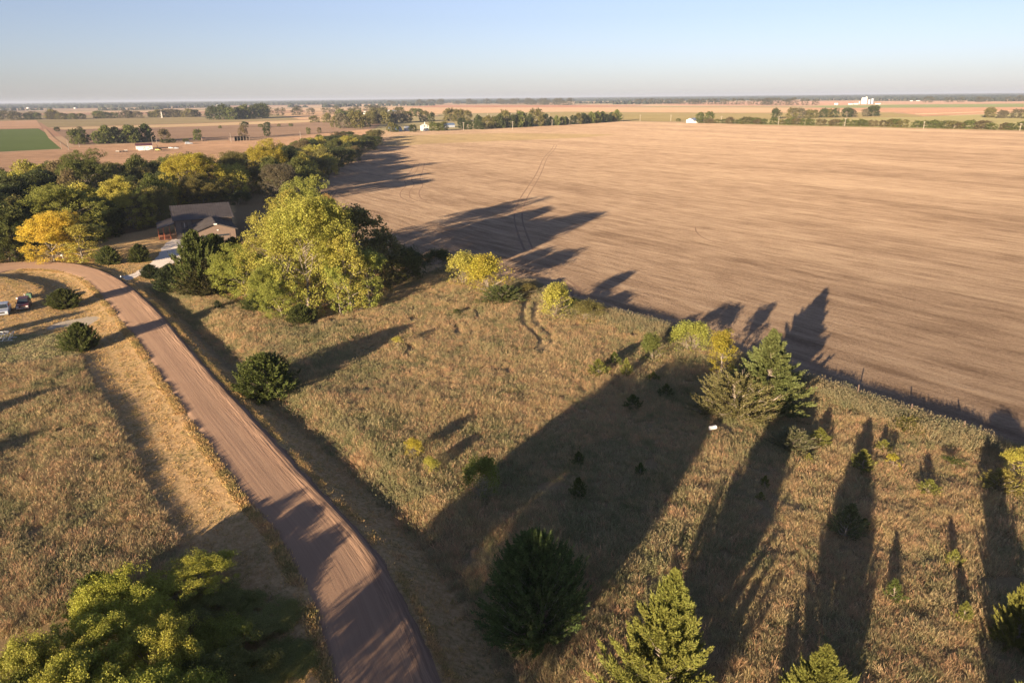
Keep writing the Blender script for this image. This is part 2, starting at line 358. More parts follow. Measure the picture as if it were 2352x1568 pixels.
ca = me.color_attributes.new('zone', 'FLOAT_COLOR', 'POINT'); ca.data.foreach_set('color', zone.ravel())
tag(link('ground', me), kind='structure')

# road: cross sections of 15 points
U_ = np.linspace(0, 1, 15); crown = .06 * np.sin(np.pi * U_)
V = []; UV = []
for a, b, sl in zip(rl, rr, ctr_s):
    wv = np.hypot(*(b - a)); out = (b - a) / max(wv, 1e-3)
    for u, cz in zip(U_, crown): q = a + (b - a) * u; V.append((*q, .335 + cz)); UV.append((u * 6, sl))
V = np.array(V); n = len(U_); R_ = len(rl)
V[::n, 2] = .2; V[n - 1::n, 2] = .2
# windrow of loose sand along the right side
for k, hgt_ in ((9, .03), (11, .05), (12, .16), (13, .09)): V[k::n, 2] += hgt_ * (.6 + .8 * vnoise(V[k::n, :2], 2.2, 8))
jit = (vnoise(V[:, :2], 1.1, 4) - .5) * .5
out = np.repeat((rr - rl) / np.hypot(*(rr - rl).T)[:, None], n, axis=0)
e0 = np.zeros(len(V)); e0[::n] = 1; e0[n - 1::n] = 1
V[:, :2] += out * (jit * e0)[:, None]
ii = np.arange(R_ * n).reshape(R_, n); Q = np.c_[ii[:-1, :-1].ravel(), ii[:-1, 1:].ravel(), ii[1:, 1:].ravel(), ii[1:, :-1].ravel()]
me = fastmesh('road', V, [Q], [M['road']], smoothf=True)
ul = me.uv_layers.new(name='UVMap'); li = np.empty(len(me.loops), np.int32); me.loops.foreach_get('vertex_index', li)
ul.data.foreach_set('uv', np.array(UV, np.float32)[li].ravel()); tag(link('road', me), kind='structure')

def sheet(name, poly, z, mat, jitter=0., seed=1):
    poly = np.asarray(poly, float)
    if jitter:
        d = np.r_[poly, poly[:1]]; L = np.hypot(*np.diff(d, axis=0).T).sum(); poly = resample(d, int(L / jitter / 2) + 8)[:-1]
        rs = np.random.RandomState(seed); poly = poly + rs.uniform(-jitter, jitter, poly.shape) * .6
    me = bpy.data.meshes.new(name); me.from_pydata([(a, b, z) for a, b in poly], [], [tuple(range(len(poly)))]); me.materials.append(mat)
    import bmesh
    bm = bmesh.new(); bm.from_mesh(me); bmesh.ops.triangulate(bm, faces=bm.faces[:]); 
    for f in bm.faces:
        if f.normal.z < 0: f.normal_flip()
    bm.to_mesh(me); bm.free()
    o = link(name, me); tag(o, kind='structure'); return o
sheet('stubble_field', TAN, .03, M['tan'])
sheet('driveway', DRIVE, .04, M['gravel'], .35, 3)
sheet('gravel_pad', PAD, .04, M['pad'], .25, 4)

# far fields, each a sheet of its own
def fcol(c, k=.28):
    if c[0] > c[1] * 1.2: c = tuple(a * .72 + b * .28 for a, b in zip(c, (.40, .33, .24)))
    return tuple(tuple(v * q * .6 for v in c) for q in (1 - k, 1, 1 + k * .8))
FARF = [
    ('green_field', [(-300, 300), (0, 297.5), (88, 295.5), (104, 305), (120, 318), (143, 342), (0, 349), (-300, 362)], (.105, .15, .05), .10),
    ('pasture', [(-300, 364), (0, 350.5), (145, 344), (172, 336), (470, 325), (560, 322), (690, 313), (760, 300), (850, 297), (872, 309), (800, 330), (640, 352), (520, 360), (330, 395), (60, 430), (-300, 470)], (.42, .25, .15), .3),
    ('bare_field', [(-300, 279.5), (0, 278.5), (84, 276.5), (97, 294), (0, 296), (-300, 298)], (.42, .25, .16), .2),
    ('olive_field', [(86, 276), (300, 272), (640, 263.5), (690, 275.5), (440, 284), (110, 293)], (.25, .21, .12), .25),
    ('tan_strip', [(110, 294), (440, 285), (690, 276.5), (900, 268), (1000, 262), (1010, 266), (850, 275), (640, 284), (440, 291), (150, 298)], (.45, .34, .20), .2),
    ('ploughed_field', [(125, 299.5), (440, 292), (640, 285), (850, 276), (880, 281), (860, 296), (690, 312), (560, 321), (330, 328), (170, 334)], (.19, .115, .085), .2),
    ('dirt_track', [(99, 297), (106, 297), (126, 318), (150, 335), (165, 347), (155, 349), (138, 340), (112, 318)], (.42, .26, .16), .2),
    ('red_field', [(-200, 262), (0, 260.5), (400, 257.5), (700, 252.5), (700, 258.5), (300, 264), (0, 265), (-200, 267)], (.30, .17, .12), .2),
    ('pale_field', [(130, 257), (400, 254.5), (760, 249.5), (760, 252), (400, 257), (130, 260)], (.50, .36, .25), .2),
    ('fallow_field', [(-200, 252.5), (300, 250), (700, 243), (860, 240), (870, 246), (700, 249), (300, 254), (-200, 259)], (.36, .27, .20), .2),
    ('wheat_field', [(640, 262), (870, 253), (905, 247.5), (1300, 247), (1800, 248), (2100, 250), (2100, 258), (1700, 259.5), (1300, 257), (1000, 262), (900, 267), (690, 275)], (.46, .30, .18), .2),
    ('clay_field', [(905, 246.5), (1000, 242.8), (1300, 241.8), (1480, 243.5), (1330, 246.6)], (.34, .13, .08), .2),
    ('clover_field', [(1180, 262), (1300, 258), (1700, 260.5), (2050, 259), (2120, 268), (1640, 276), (1530, 279), (1420, 277.5)], (.25, .21, .10), .25),
    ('sorghum_field', [(1800, 249.5), (2600, 246), (2600, 256), (2340, 258.5), (2120, 267), (2060, 258)], (.38, .20, .12), .2),
    ('winter_wheat', [(1850, 244), (2060, 241), (2600, 236.5), (2600, 245), (1900, 248.3)], (.19, .22, .10), .2),
    ('pale_meadow', [(1640, 277), (2120, 269), (2340, 260.5), (2700, 257), (2700, 306), (2352, 300.3), (2000, 292.3), (1800, 288.3), (1660, 283.8)], (.27, .25, .12), .25),
    ('farm_lane', [(2100, 262.5), (2352, 254.2), (2700, 250), (2700, 251.3), (2352, 255.5), (2105, 264)], (.55, .43, .28), .1),
    ('rose_field', [(1470, 237), (1800, 232.5), (1990, 233.5), (2000, 240), (1800, 243), (1560, 242)], (.40, .22, .16), .2),
    ('rose_field', [(2000, 233), (2700, 228), (2700, 236), (2060, 240)], (.38, .23, .17), .2),
    ('hay_field', [(760, 244), (900, 239), (1000, 237.5), (1000, 241), (880, 245)], (.48, .35, .24), .2),
]
for k, (nm, pts, c, kk) in enumerate(FARF):
    sheet(nm, GP(pts), .06 + .01 * k if nm != 'farm_lane' else .4, field_material(nm, fcol(c, kk), math.radians(-14 + 7 * (k % 3)), row=3, bumpd=.15, big=(.003, .02)))
sheet('lawn_patch', GP([(640, 333), (905, 318), (1010, 308), (1150, 306), (1420, 309), (1330, 317), (1000, 330), (905, 336), (870, 334), (885, 322), (800, 326)][3:8] + [(905, 337), (872, 334), (905, 312)]), .055, field_material('meadow_edge', fcol((.36, .27, .13), .25), ROWDIR, row=3))

# wheel tracks pressed into the stubble
t = NT('pressed_stubble'); M['track'] = t.pbr(t.ramp(t.noise(3, 4), [(.3, (.11, .075, .05)), (.7, (.17, .115, .08))]), .95)
def ribbon(mb, pts, wd, z=.036):
    pts = resample(chaikin(GP(pts), 3), 80); d = np.gradient(pts, axis=0); d /= np.hypot(*d.T)[:, None]; nn = np.c_[-d[:, 1], d[:, 0]]
    wj = wd * (.6 + .9 * vnoise(pts, 3., 11))[:, None]
    a, b = pts - nn * wj / 2, pts + nn * wj / 2; k = len(pts)
    mb.add([(*p, z) for p in a] + [(*p, z) for p in b], [(i, i + 1, i + 1 + k, i + k) for i in range(k - 1)])
mb = MB()
for sgn in (-1, 1):
    ribbon(mb, [(1276 + sgn * 3, 333), (1270 + sgn * 3.5, 345), (1252 + sgn * 4, 362), (1240 + sgn * 5, 395), (1222 + sgn * 6.5, 425), (1196 + sgn * 8, 465), (1188 + sgn * 9, 500), (1200 + sgn * 10, 540), (1215 + sgn * 10, 575)], .36)
for dx in (-26, -8, 12):
    ribbon(mb, [(968 + dx * .6, 375), (962 + dx * .7, 395), (950 + dx, 412), (962 + dx, 425), (948 + dx * 1.1, 440), (950 + dx * 1.2, 455), (968 + dx, 462)], .3)
for dx in (0, 9): ribbon(mb, [(765 + dx, 440), (752 + dx, 455), (752 + dx * 1.2, 470), (765 + dx, 480)], .5)
for dx in (0, 16): ribbon(mb, [(1283 + dx, 640), (1305 + dx, 655), (1318 + dx, 668), (1312 + dx, 682)], .45)
ribbon(mb, [(1597, 522), (1599, 535), (1620, 550), (1645, 558)], .25)
tag(mb.build('wheel_track', M['track']), kind='structure')

# ================================================================== GRASS (stuff: scattered tufts)
def tuft(rs, nb, hgt, spread, bw, lean, leafy=0, seed_head=False):
    V = []; F3 = []; F4 = []
    for _ in range(nb):
        a = rs.uniform(0, 2 * math.pi); r = spread * math.sqrt(rs.rand()); b = np.array([r * math.cos(a), r * math.sin(a), -.03])
        h_ = hgt * rs.uniform(.55, 1.05); la = a + rs.normal(0, .8); ln = lean * rs.uniform(.2, 1.2)
        dv = np.array([math.cos(la) * ln, math.sin(la) * ln, 1.]); dv /= np.linalg.norm(dv)
        p1 = b + dv * h_ * .55; dv2 = dv + np.array([math.cos(la), math.sin(la), -.4]) * ln * .6; dv2 /= np.linalg.norm(dv2); p2 = p1 + dv2 * h_ * .45
        ta = rs.uniform(0, math.pi); s_ = np.array([math.cos(ta), math.sin(ta), 0]) * bw / 2
        if leafy:
            k = len(V); V += [b - s_ * .4, b + s_ * .4, p2 + s_ * .3, p2 - s_ * .3]; F4.append((k, k + 1, k + 2, k + 3))
            for q in np.linspace(.2, 1, leafy):
                c_ = b + (p2 - b) * q; e1 = rs.normal(size=3); e1[2] *= .5; e1 /= np.linalg.norm(e1); e2 = np.cross(e1, rs.normal(size=3)); e2 /= np.linalg.norm(e2)
                L = bw * 1.6 * rs.uniform(.7, 1.3); k = len(V); V += [c_, c_ + e1 * L * .5 + e2 * L * .28, c_ + e1 * L, c_ + e1 * L * .5 - e2 * L * .28]; F4.append((k, k + 1, k + 2, k + 3))
        else:
            k = len(V); V += [b - s_, b + s_, p1 + s_ * .8, p1 - s_ * .8, p2]; F4.append((k, k + 1, k + 2, k + 3)); F3.append((k + 3, k + 2, k + 4))
            if seed_head:
                k = len(V); V += [p2 - s_ * 1.2 - dv2 * .1, p2 + s_ * 1.2 - dv2 * .06, p2 + dv2 * .12]; F3.append((k, k + 1, k + 2))
    fs = [np.array(F4)]
    if F3: fs.append(np.array(F3))
    return np.array(V), fs
def scatter(name, label, mat, protos, pts, scl, heightfn=height):
    """points cloud + instance on points; protos live in an unlinked collection"""
    c = bpy.data.collections.new(name + '_source')
    for k, (V, fs) in enumerate(protos):
        c.objects.link(bpy.data.objects.new('tuft', fastmesh('tuft', V, fs, [mat])))
    rs = np.random.RandomState(len(pts)); zz = heightfn(pts)
    me = bpy.data.meshes.new(name); me.vertices.add(len(pts)); me.vertices.foreach_set('co', np.c_[pts, zz].astype(np.float32).ravel())
    a = me.attributes.new('scl', 'FLOAT', 'POINT'); a.data.foreach_set('value', scl.astype(np.float32))
    a = me.attributes.new('rz', 'FLOAT_VECTOR', 'POINT'); rot = np.c_[rs.normal(0, .06, len(pts)), rs.normal(0, .06, len(pts)), rs.uniform(0, 6.283, len(pts))]
    a.data.foreach_set('vector', rot.astype(np.float32).ravel()); me.update()
    o = link(name, me); ng = bpy.data.node_groups.new(name, 'GeometryNodeTree')
    ng.interface.new_socket('Geometry', in_out='INPUT', socket_type='NodeSocketGeometry'); ng.interface.new_socket('Geometry', in_out='OUTPUT', socket_type='NodeSocketGeometry')
    N = ng.nodes; gi = N.new('NodeGroupInput'); go = N.new('NodeGroupOutput'); ip = N.new('GeometryNodeInstanceOnPoints'); ci = N.new('GeometryNodeCollectionInfo')
    ci.inputs[0].default_value = c; ci.inputs[1].default_value = True; ci.inputs[2].default_value = True
    ip.inputs['Pick Instance'].default_value = True
    s1 = N.new('GeometryNodeInputNamedAttribute'); s1.data_type = 'FLOAT'; s1.inputs[0].default_value = 'scl'
    s2 = N.new('GeometryNodeInputNamedAttribute'); s2.data_type = 'FLOAT_VECTOR'; s2.inputs[0].default_value = 'rz'
    ng.links.new(gi.outputs[0], ip.inputs['Points']); ng.links.new(ci.outputs[0], ip.inputs['Instance'])
    ng.links.new(s1.outputs[0], ip.inputs['Scale']); ng.links.new(s2.outputs[0], ip.inputs['Rotation'])
    ng.links.new(ip.outputs[0], go.inputs[0]); o.modifiers.new('scatter', 'NODES').node_group = ng
    return tag(o, label, 'grass', kind='stuff')
rs = np.random.RandomState(7)
P_STRAW = [tuft(rs, 38, rs.uniform(.28, .50), .27, .014, .65, seed_head=True) for _ in range(6)]
P_WEED = [tuft(rs, 12, rs.uniform(.28, .48), .27, .029, .5, leafy=10) for _ in range(5)]
P_FENCE = [tuft(rs, 11, rs.uniform(.7, 1.15), .3, .06, .4, leafy=9) for _ in range(4)]
P_LAWN = [tuft(rs, 16, .17, .26, .04, .8) for _ in range(3)]
P_MID = [tuft(rs, 16, .22, .26, .04, .6) for _ in range(3)]
def rnd_in(poly, dens, seed, maxd=None):
    rs = np.random.RandomState(seed); lo_, hi_ = poly.min(0), poly.max(0); n = int((hi_[0] - lo_[0]) * (hi_[1] - lo_[1]) * dens)
    p = rs.uniform(lo_, hi_, (n, 2)); return p[inpoly(p, poly)]
TRK = [resample(chaikin(GP(pts), 2), 40) for pts in ([(1205, 695), (1197, 720), (1203, 750), (1232, 772), (1246, 790), (1232, 805)], [(1232, 700), (1224, 725), (1233, 748), (1262, 772), (1268, 792), (1245, 808)], [(1060, 718), (1085, 712), (1100, 724), (1090, 738)], [(1030, 745), (1050, 752), (1052, 768)])]
def vis(p, marg=160):
    """keep what stands in or near the view"""
    d = p @ FWD[:2] + H * -FWD[2] * 1.; z = np.c_[p, np.zeros(len(p))] - np.array([0, 0, H]); dd = z @ FWD
    u = CX + FPX * (z @ RGT) / dd; v = CY - FPX * (z @ UPV) / dd
    return (dd > 5) & (u > -marg) & (u < 2352 + marg) & (v < 1568 + 2 * marg)
p = np.vstack([rnd_in(PRAIRIE, 15, 1), rnd_in(LEFTTALL, 15, 2)]); p = p[vis(p)]
inL = inpoly(p, LEFTTALL)
p = p[~inpoly(p, HOLLOW) | (polydist(p, HOLLOW)[0] < 1.)]
for tr in TRK: p = p[polydist(p, tr)[0] > .5]
p = p[vnoise(p, 1.3, 41) * .6 + vnoise(p, 4, 42) * .4 > .2]
p = p[polydist(p, ctr)[0] > 5]
pn = vnoise(p, 11, 21) * .45 + vnoise(p, 3, 22) * .35 + .2 * vnoise(p, 1, 24); isw = pn + np.random.RandomState(3).normal(0, .13, len(p)) > .53
sc = (.45 + .75 * vnoise(p, 5, 23) + .35 * vnoise(p, 1.6, 25)) * np.random.RandomState(4).uniform(.75, 1.25, len(p))
scatter('prairie_grass', 'tall rust and straw coloured bunch grass covering the open lots beside the road', M['straw'], P_STRAW, p[~isw], sc[~isw])
scatter('prairie_weeds', 'grey green leafy weeds growing in patches through the straw coloured grass', M['weed'], P_WEED, p[isw], sc[isw])
dF = polydist(np.vstack([p[:1]]), FENCE)
fl = resample(FENCE, 1500); rs = np.random.RandomState(9)
pf = np.repeat(fl, 9, axis=0); nrm = np.gradient(fl, axis=0); nrm = np.c_[nrm[:, 1], -nrm[:, 0]] / np.hypot(*nrm.T)[:, None]
off = np.abs(rs.normal(0, 1.3, len(pf))) + rs.uniform(-.3, .3, len(pf)); pf = pf + np.repeat(nrm, 9, axis=0) * off[:, None] + rs.normal(0, .2, pf.shape); pf = pf[vis(pf)]
scatter('fence_line_weeds', 'pale tall weeds in a thick band along the edge of the stubble field', M['fence_weed'], P_FENCE, pf, rs.uniform(.45, 1.1, len(pf)) * (.5 + .7 * vnoise(pf, 4, 5)))
# verges: short cut grass
nearb = np.array([[-120, 12], [30, 12], [30, 60], [-40, 140], [-120, 140]], float)
p = rnd_in(nearb, 7, 12); p = p[vis(p, 30)]
d_, s_, a_ = polydist(p, ctr); e_ = d_ - np.interp(a_, ctr_s, hw)
k = (e_ > -.1) & ~inpoly(p, PRAIRIE) & ~inpoly(p, LEFTTALL) & ~inpoly(p, DRIVE) & ~inpoly(p, PAD) & ~inpoly(p, TAN)
midm = inpoly(p, LEFTMID); p1 = p[k & ~midm]
hol = inpoly(p1, HOLLOW)
track = np.abs(((e_[k & ~midm]) % 2.3) - .7) < .22
p1 = p1[~(track & (s_[k & ~midm] < 0)) & ~hol]
scatter('verge_grass', 'short mown golden grass on the verges on both sides of the road', M['lawn'], P_LAWN, p1, np.random.RandomState(5).uniform(.6, 1.3, len(p1)))
p2 = np.vstack([p[k & midm], rnd_in(LEFTMID, 5, 77)]); p2 = p2[vis(p2, 30)]
scatter('rough_lawn', 'lumpy green and tan half grown grass beside the pale gravel pad', M['weed'], P_MID, p2, np.random.RandomState(6).uniform(.7, 1.5, len(p2)))
# fringe right on the road edges
for ed, nm, sd, lb in ((rl, 'road_edge_grass', 1, 'ragged grass fringe along the left edge of the sand road'), (rr, 'road_edge_grass', 2, 'thin grass fringe along the right edge of the sand road')):
    rs = np.random.RandomState(sd); q = np.repeat(resample(ed, 900), 4, axis=0); q = q + (rs.normal(0, .16, q.shape)) + (.22 if sd == 2 else -.18) * np.array([.85, .5]); q = q[vis(q, 30)]
    q = q[vnoise(q, 2.5, 31) > (.3 if sd == 2 else .42)]
    d_, s_, a_ = polydist(q, ctr); q = q[d_ > np.interp(a_, ctr_s, hw) - .25]
    q = q[polydist(q, GP([(262, 636), (300, 645)]))[0] > 3.5]
    scatter(nm, lb, M['lawn'], P_MID, q, rs.uniform(.6, 1.3, len(q)) * (1.2 if sd == 1 else .8))
# ================================================================== TREES
def tubes(segs, nside=5):
    V = []; F = []; segs = [s for s in segs if s[2] > .008]
    A = np.array([s[0] for s in segs]); B = np.array([s[1] for s in segs]); R0 = np.array([s[2] for s in segs]); R1 = np.array([s[3] for s in segs])
    D = B - A; L = np.linalg.norm(D, axis=1); D /= np.maximum(L, 1e-6)[:, None]; ref = np.where(np.abs(D[:, 2:3]) < .9, np.array([[0, 0, 1.]]), np.array([[1., 0, 0]]))
    E1 = np.cross(D, ref); E1 /= np.linalg.norm(E1, axis=1)[:, None]; E2 = np.cross(D, E1); n = len(segs)
    th = np.arange(nside) * 2 * math.pi / nside; c, s_ = np.cos(th), np.sin(th)
    ra = A[:, None] + R0[:, None, None] * (E1[:, None] * c[None, :, None] + E2[:, None] * s_[None, :, None])
    rb = B[:, None] + R1[:, None, None] * (E1[:, None] * c[None, :, None] + E2[:, None] * s_[None, :, None])
    V = np.concatenate([ra, rb], 1).reshape(-1, 3); base = (np.arange(n) * 2 * nside)[:, None]; i = np.arange(nside)[None]
    j = (i + 1) % nside
    F = np.stack([base + i, base + j, base + j + nside, base + i + nside], -1).reshape(-1, 4)
    return V, F
def leaves(rs, C, N, size, up=.35, aspect=.62):
    """C leaf centres, N preferred directions -> rhombi"""
    n = len(C); nor = rs.normal(size=(n, 3)) + N * .9; nor[:, 2] += up; nor /= np.linalg.norm(nor, axis=1)[:, None]
    e1 = np.cross(nor, rs.normal(size=(n, 3))); e1 /= np.maximum(np.linalg.norm(e1, axis=1), 1e-6)[:, None]; e2 = np.cross(nor, e1)
    L = size * rs.uniform(.65, 1.35, n)[:, None]
    V = np.stack([C - e1 * L * .5, C + e2 * L * .5 * aspect, C + e1 * L * .5, C - e2 * L * .5 * aspect], 1).reshape(-1, 3)
    return V, (np.arange(n * 4).reshape(n, 4))
def broadleaf(seed, Hh, W, nleaf, lsize, levels=5, stems=1, trunk=.22, open_=.5, upsweep=.45, puff=.075, bare=0., skirt=60, low=.05):
    rs = np.random.RandomState(seed); segs = []; tips = []
    def go(p, d, L, r, lv):
        k = 2 if lv < 2 else 1; q = p
        for _ in range(k):
            d2 = d + rs.normal(0, .10, 3); d2 /= np.linalg.norm(d2); q2 = q + d2 * L / k; segs.append((q, q2, r, r * .82)); q = q2; r *= .82; d = d2
        if lv >= 2: tips.append((q, d, lv))
        if lv >= levels: return
        n = rs.choice([2, 3, 3, 4]) if lv < 3 else rs.choice([2, 2, 3])
        az0 = rs.uniform(0, 6.28)
        for i in range(n):
            az = az0 + i * 2 * math.pi / n + rs.normal(0, .35); sp = rs.uniform(.35, .95) * (1.1 if lv == 0 else 1) * (open_ + .5)
            if i == 0 and lv < 2: sp *= .3
            ref = np.array([1., 0, 0]) if abs(d[2]) > .9 else np.array([0, 0, 1.]); e1 = np.cross(d, ref); e1 /= np.linalg.norm(e1); e2 = np.cross(d, e1)
            nd = d * math.cos(sp) + (e1 * math.cos(az) + e2 * math.sin(az)) * math.sin(sp); nd[2] += upsweep * .35; nd /= np.linalg.norm(nd)
            go(q, nd, L * rs.uniform(.62, .88), r * rs.uniform(.55, .72), lv + 1)
    for s_ in range(stems):
        a = rs.uniform(0, 6.28); d = np.array([math.cos(a) * .45, math.sin(a) * .45, 1.]) if stems > 1 else np.array([rs.normal(0, .05), rs.normal(0, .05), 1.])
        d /= np.linalg.norm(d); go(np.array([math.cos(a) * .1 * (stems > 1), math.sin(a) * .1 * (stems > 1), -.2]), d, Hh * trunk * (1 if stems == 1 else .8), Hh * .016 / math.sqrt(stems), 0)
    T = np.array([t_[0] for t_ in tips]); D = np.array([t_[1] for t_ in tips])
    rad = np.percentile(np.hypot(T[:, 0], T[:, 1]), 93); zt = T[:, 2].max(); sxy = W / 2 / rad * .93; sz = Hh * .95 / zt
    sc = np.array([sxy, sxy, sz]); T = T * sc
    segs = [(a * sc, b * sc, r0, r1) for a, b, r0, r1 in segs]
    if skirt:     # lower limbs that fill the crown down towards the ground
        zz = Hh * rs.uniform(low, .72, skirt); aa = rs.uniform(0, 6.283, skirt); rr_ = W / 2 * np.interp(zz / Hh, [0, .15, .4, .6, .75], [.72, .92, 1., .97, .8]) * rs.uniform(.3, 1.02, skirt) ** .5
        ex = np.c_[rr_ * np.cos(aa), rr_ * np.sin(aa), zz]
        for e in ex[::4]: segs.append((np.array([e[0] * .08, e[1] * .08, max(0, e[2] - rr_.mean() * .45)]), e, Hh * .003 + .01, .01))
        T = np.vstack([T, ex]); D = np.vstack([D, ex * 0])
    keep = T[:, 2] > Hh * .04; T = T[keep]; D = D[keep]
    w_ = rs.uniform(.25, 1.8, len(T)) * (rs.rand(len(T)) > bare); w_ /= w_.sum(); idx = rs.choice(len(T), nleaf, p=w_)
    pr = Hh * puff * rs.uniform(.7, 1.3, len(T)); off = rs.normal(size=(nleaf, 3)); off /= np.linalg.norm(off, axis=1)[:, None]
    C = T[idx] + off * (pr[idx] * rs.uniform(.25, 1, nleaf) ** .6)[:, None] * np.array([1, 1, .85])
    C = C[C[:, 2] > .15]; k = len(C); cen = np.array([0, 0, Hh * .5]); outw = C - cen; outw /= np.linalg.norm(outw, axis=1)[:, None]
    LV = leaves(rs, C, outw * .6 + off[:k] * .5, lsize); return LV, tubes(segs)
def conifer(seed, Hh, W, nbough, nplume, nspray, lsize, prof='ovoid', rise=.7, lobes=.12, spray_w=.3, bare=0, spread=.5, rough=.10):
    """redcedar: boughs rise from the trunk to the crown's outline, plumes along each bough, needle sprays along each plume"""
    rs = np.random.RandomState(seed); i = np.arange(nbough); tt = ((i + rs.uniform(.1, .9, nbough)) / nbough) ** .82; az = i * 2.39996 + rs.normal(0, .35, nbough)
    P_ = {'ovoid': ([0, .12, .35, .55, .78, .92, 1], [.70, .92, 1, .90, .58, .26, .02]), 'cone': ([0, .08, .3, .6, .85, 1], [.86, 1, .84, .50, .2, .02]), 'dome': ([0, .15, .4, .7, .9, 1], [.85, 1, .98, .78, .5, .2])}[prof]
    r = W / 2 * np.interp(tt, *P_) * (1 + rs.normal(0, rough, nbough)); ph = rs.uniform(0, 6.28, 4); r *= 1 + lobes * (np.sin(az + ph[0]) + np.sin(2 * az + ph[1] + 3 * tt) + np.sin(3 * az + ph[2] - 5 * tt)) / 2
    ca, sa = np.cos(az), np.sin(az); ztip = tt * Hh * .97 + .03 * Hh; tip = np.c_[r * ca, r * sa, ztip]
    z0 = np.clip(ztip - r * rise - .10 * Hh, .02 * Hh, Hh * .9); org = np.c_[0 * r, 0 * r, z0]; L = np.linalg.norm(tip - org, axis=1)
    q = np.tile(np.linspace(.30, 1., nplume), nbough) + rs.normal(0, .02, nbough * nplume); bi = np.repeat(i, nplume)
    ctrl = org * .5 + tip * .5; ctrl[:, 2] -= L * .10; o_, c_, t_ = org[bi], ctrl[bi], tip[bi]; Q_ = q[:, None]
    base = (1 - Q_) ** 2 * o_ + 2 * Q_ * (1 - Q_) * c_ + Q_ ** 2 * t_; dv = 2 * (1 - Q_) * (c_ - o_) + 2 * Q_ * (t_ - c_); dv /= np.linalg.norm(dv, axis=1)[:, None] + 1e-6
    n = len(base); rv = rs.normal(size=(n, 3)); rv -= dv * (rv * dv).sum(1)[:, None]; rv /= np.linalg.norm(rv, axis=1)[:, None]; k_ = np.clip((1.02 - q) * 3, .12, 1) * spread * 1.5
    ax = dv + rv * k_[:, None]; ax[:, 2] += .25; ax /= np.linalg.norm(ax, axis=1)[:, None]
    pl = np.minimum(lsize * 3.6, L[bi] * .42 + .1) * rs.uniform(.6, 1.2, n) * (1.08 - .45 * q)
    e1 = np.cross(ax, rs.normal(size=(n, 3))); e1 /= np.linalg.norm(e1, axis=1)[:, None]; e2 = np.cross(ax, e1); VV = []
    for k in range(nspray):
        u = (k + .5) / nspray; a_ = rs.uniform(0, 6.283, n); side = e1 * np.cos(a_)[:, None] + e2 * np.sin(a_)[:, None]
        c0 = base + ax * (pl * u * .9)[:, None]; d2 = ax * .8 + side * (.62 * (1 - u) + .10); d2 /= np.linalg.norm(d2, axis=1)[:, None]
        sw = np.cross(d2, rs.normal(size=(n, 3))); sw /= np.linalg.norm(sw, axis=1)[:, None]; l_ = (lsize * (1.15 - .75 * u) * rs.uniform(.7, 1.25, n))[:, None]
        VV.append(np.stack([c0, c0 + d2 * l_ * .45 + sw * l_ * spray_w / 2, c0 + d2 * l_, c0 + d2 * l_ * .45 - sw * l_ * spray_w / 2], 1))
    V = np.concatenate(VV).reshape(-1, 3); V = V.reshape(-1, 4, 3); V = V[V[:, 0, 2] > 0].reshape(-1, 3); F = np.arange(len(V)).reshape(-1, 4)
    segs = [(np.array([0, 0, -.2]), np.array([0, 0, Hh * .93]), Hh * .02 + .03, .015)]
    for j in range(nbough): segs += [(org[j], ctrl[j], .022 * L[j] ** .5, .014), (ctrl[j], org[j] * .2 + tip[j] * .8, .014, .009)]
    for j in rs.choice(nbough, min(nbough, bare), replace=False):
        for _ in range(3):
            e = tip[j] * rs.uniform(.9, 1.12) + rs.normal(0, .25, 3); segs.append((ctrl[j] * .4 + tip[j] * .6, e, .025, .009))
    return (V, F), tubes(segs, 4)
LEAF_COUNT = {}
def proto(key, gen, leafmat, barkmat, merge=False):
    (LV, LF), (TV, TF) = gen
    if merge:
        V = np.vstack([LV, TV]); F = np.vstack([LF, TF + len(LV)])
        return fastmesh(key, V, [F], [M[leafmat], M[barkmat]], np.r_[np.zeros(len(LF)), np.ones(len(TF))])
    return (fastmesh(key + '_crown', LV, [LF], [M[leafmat]]), fastmesh(key + '_trunk', TV, [TF], [M[barkmat]]))
B_ = broadleaf
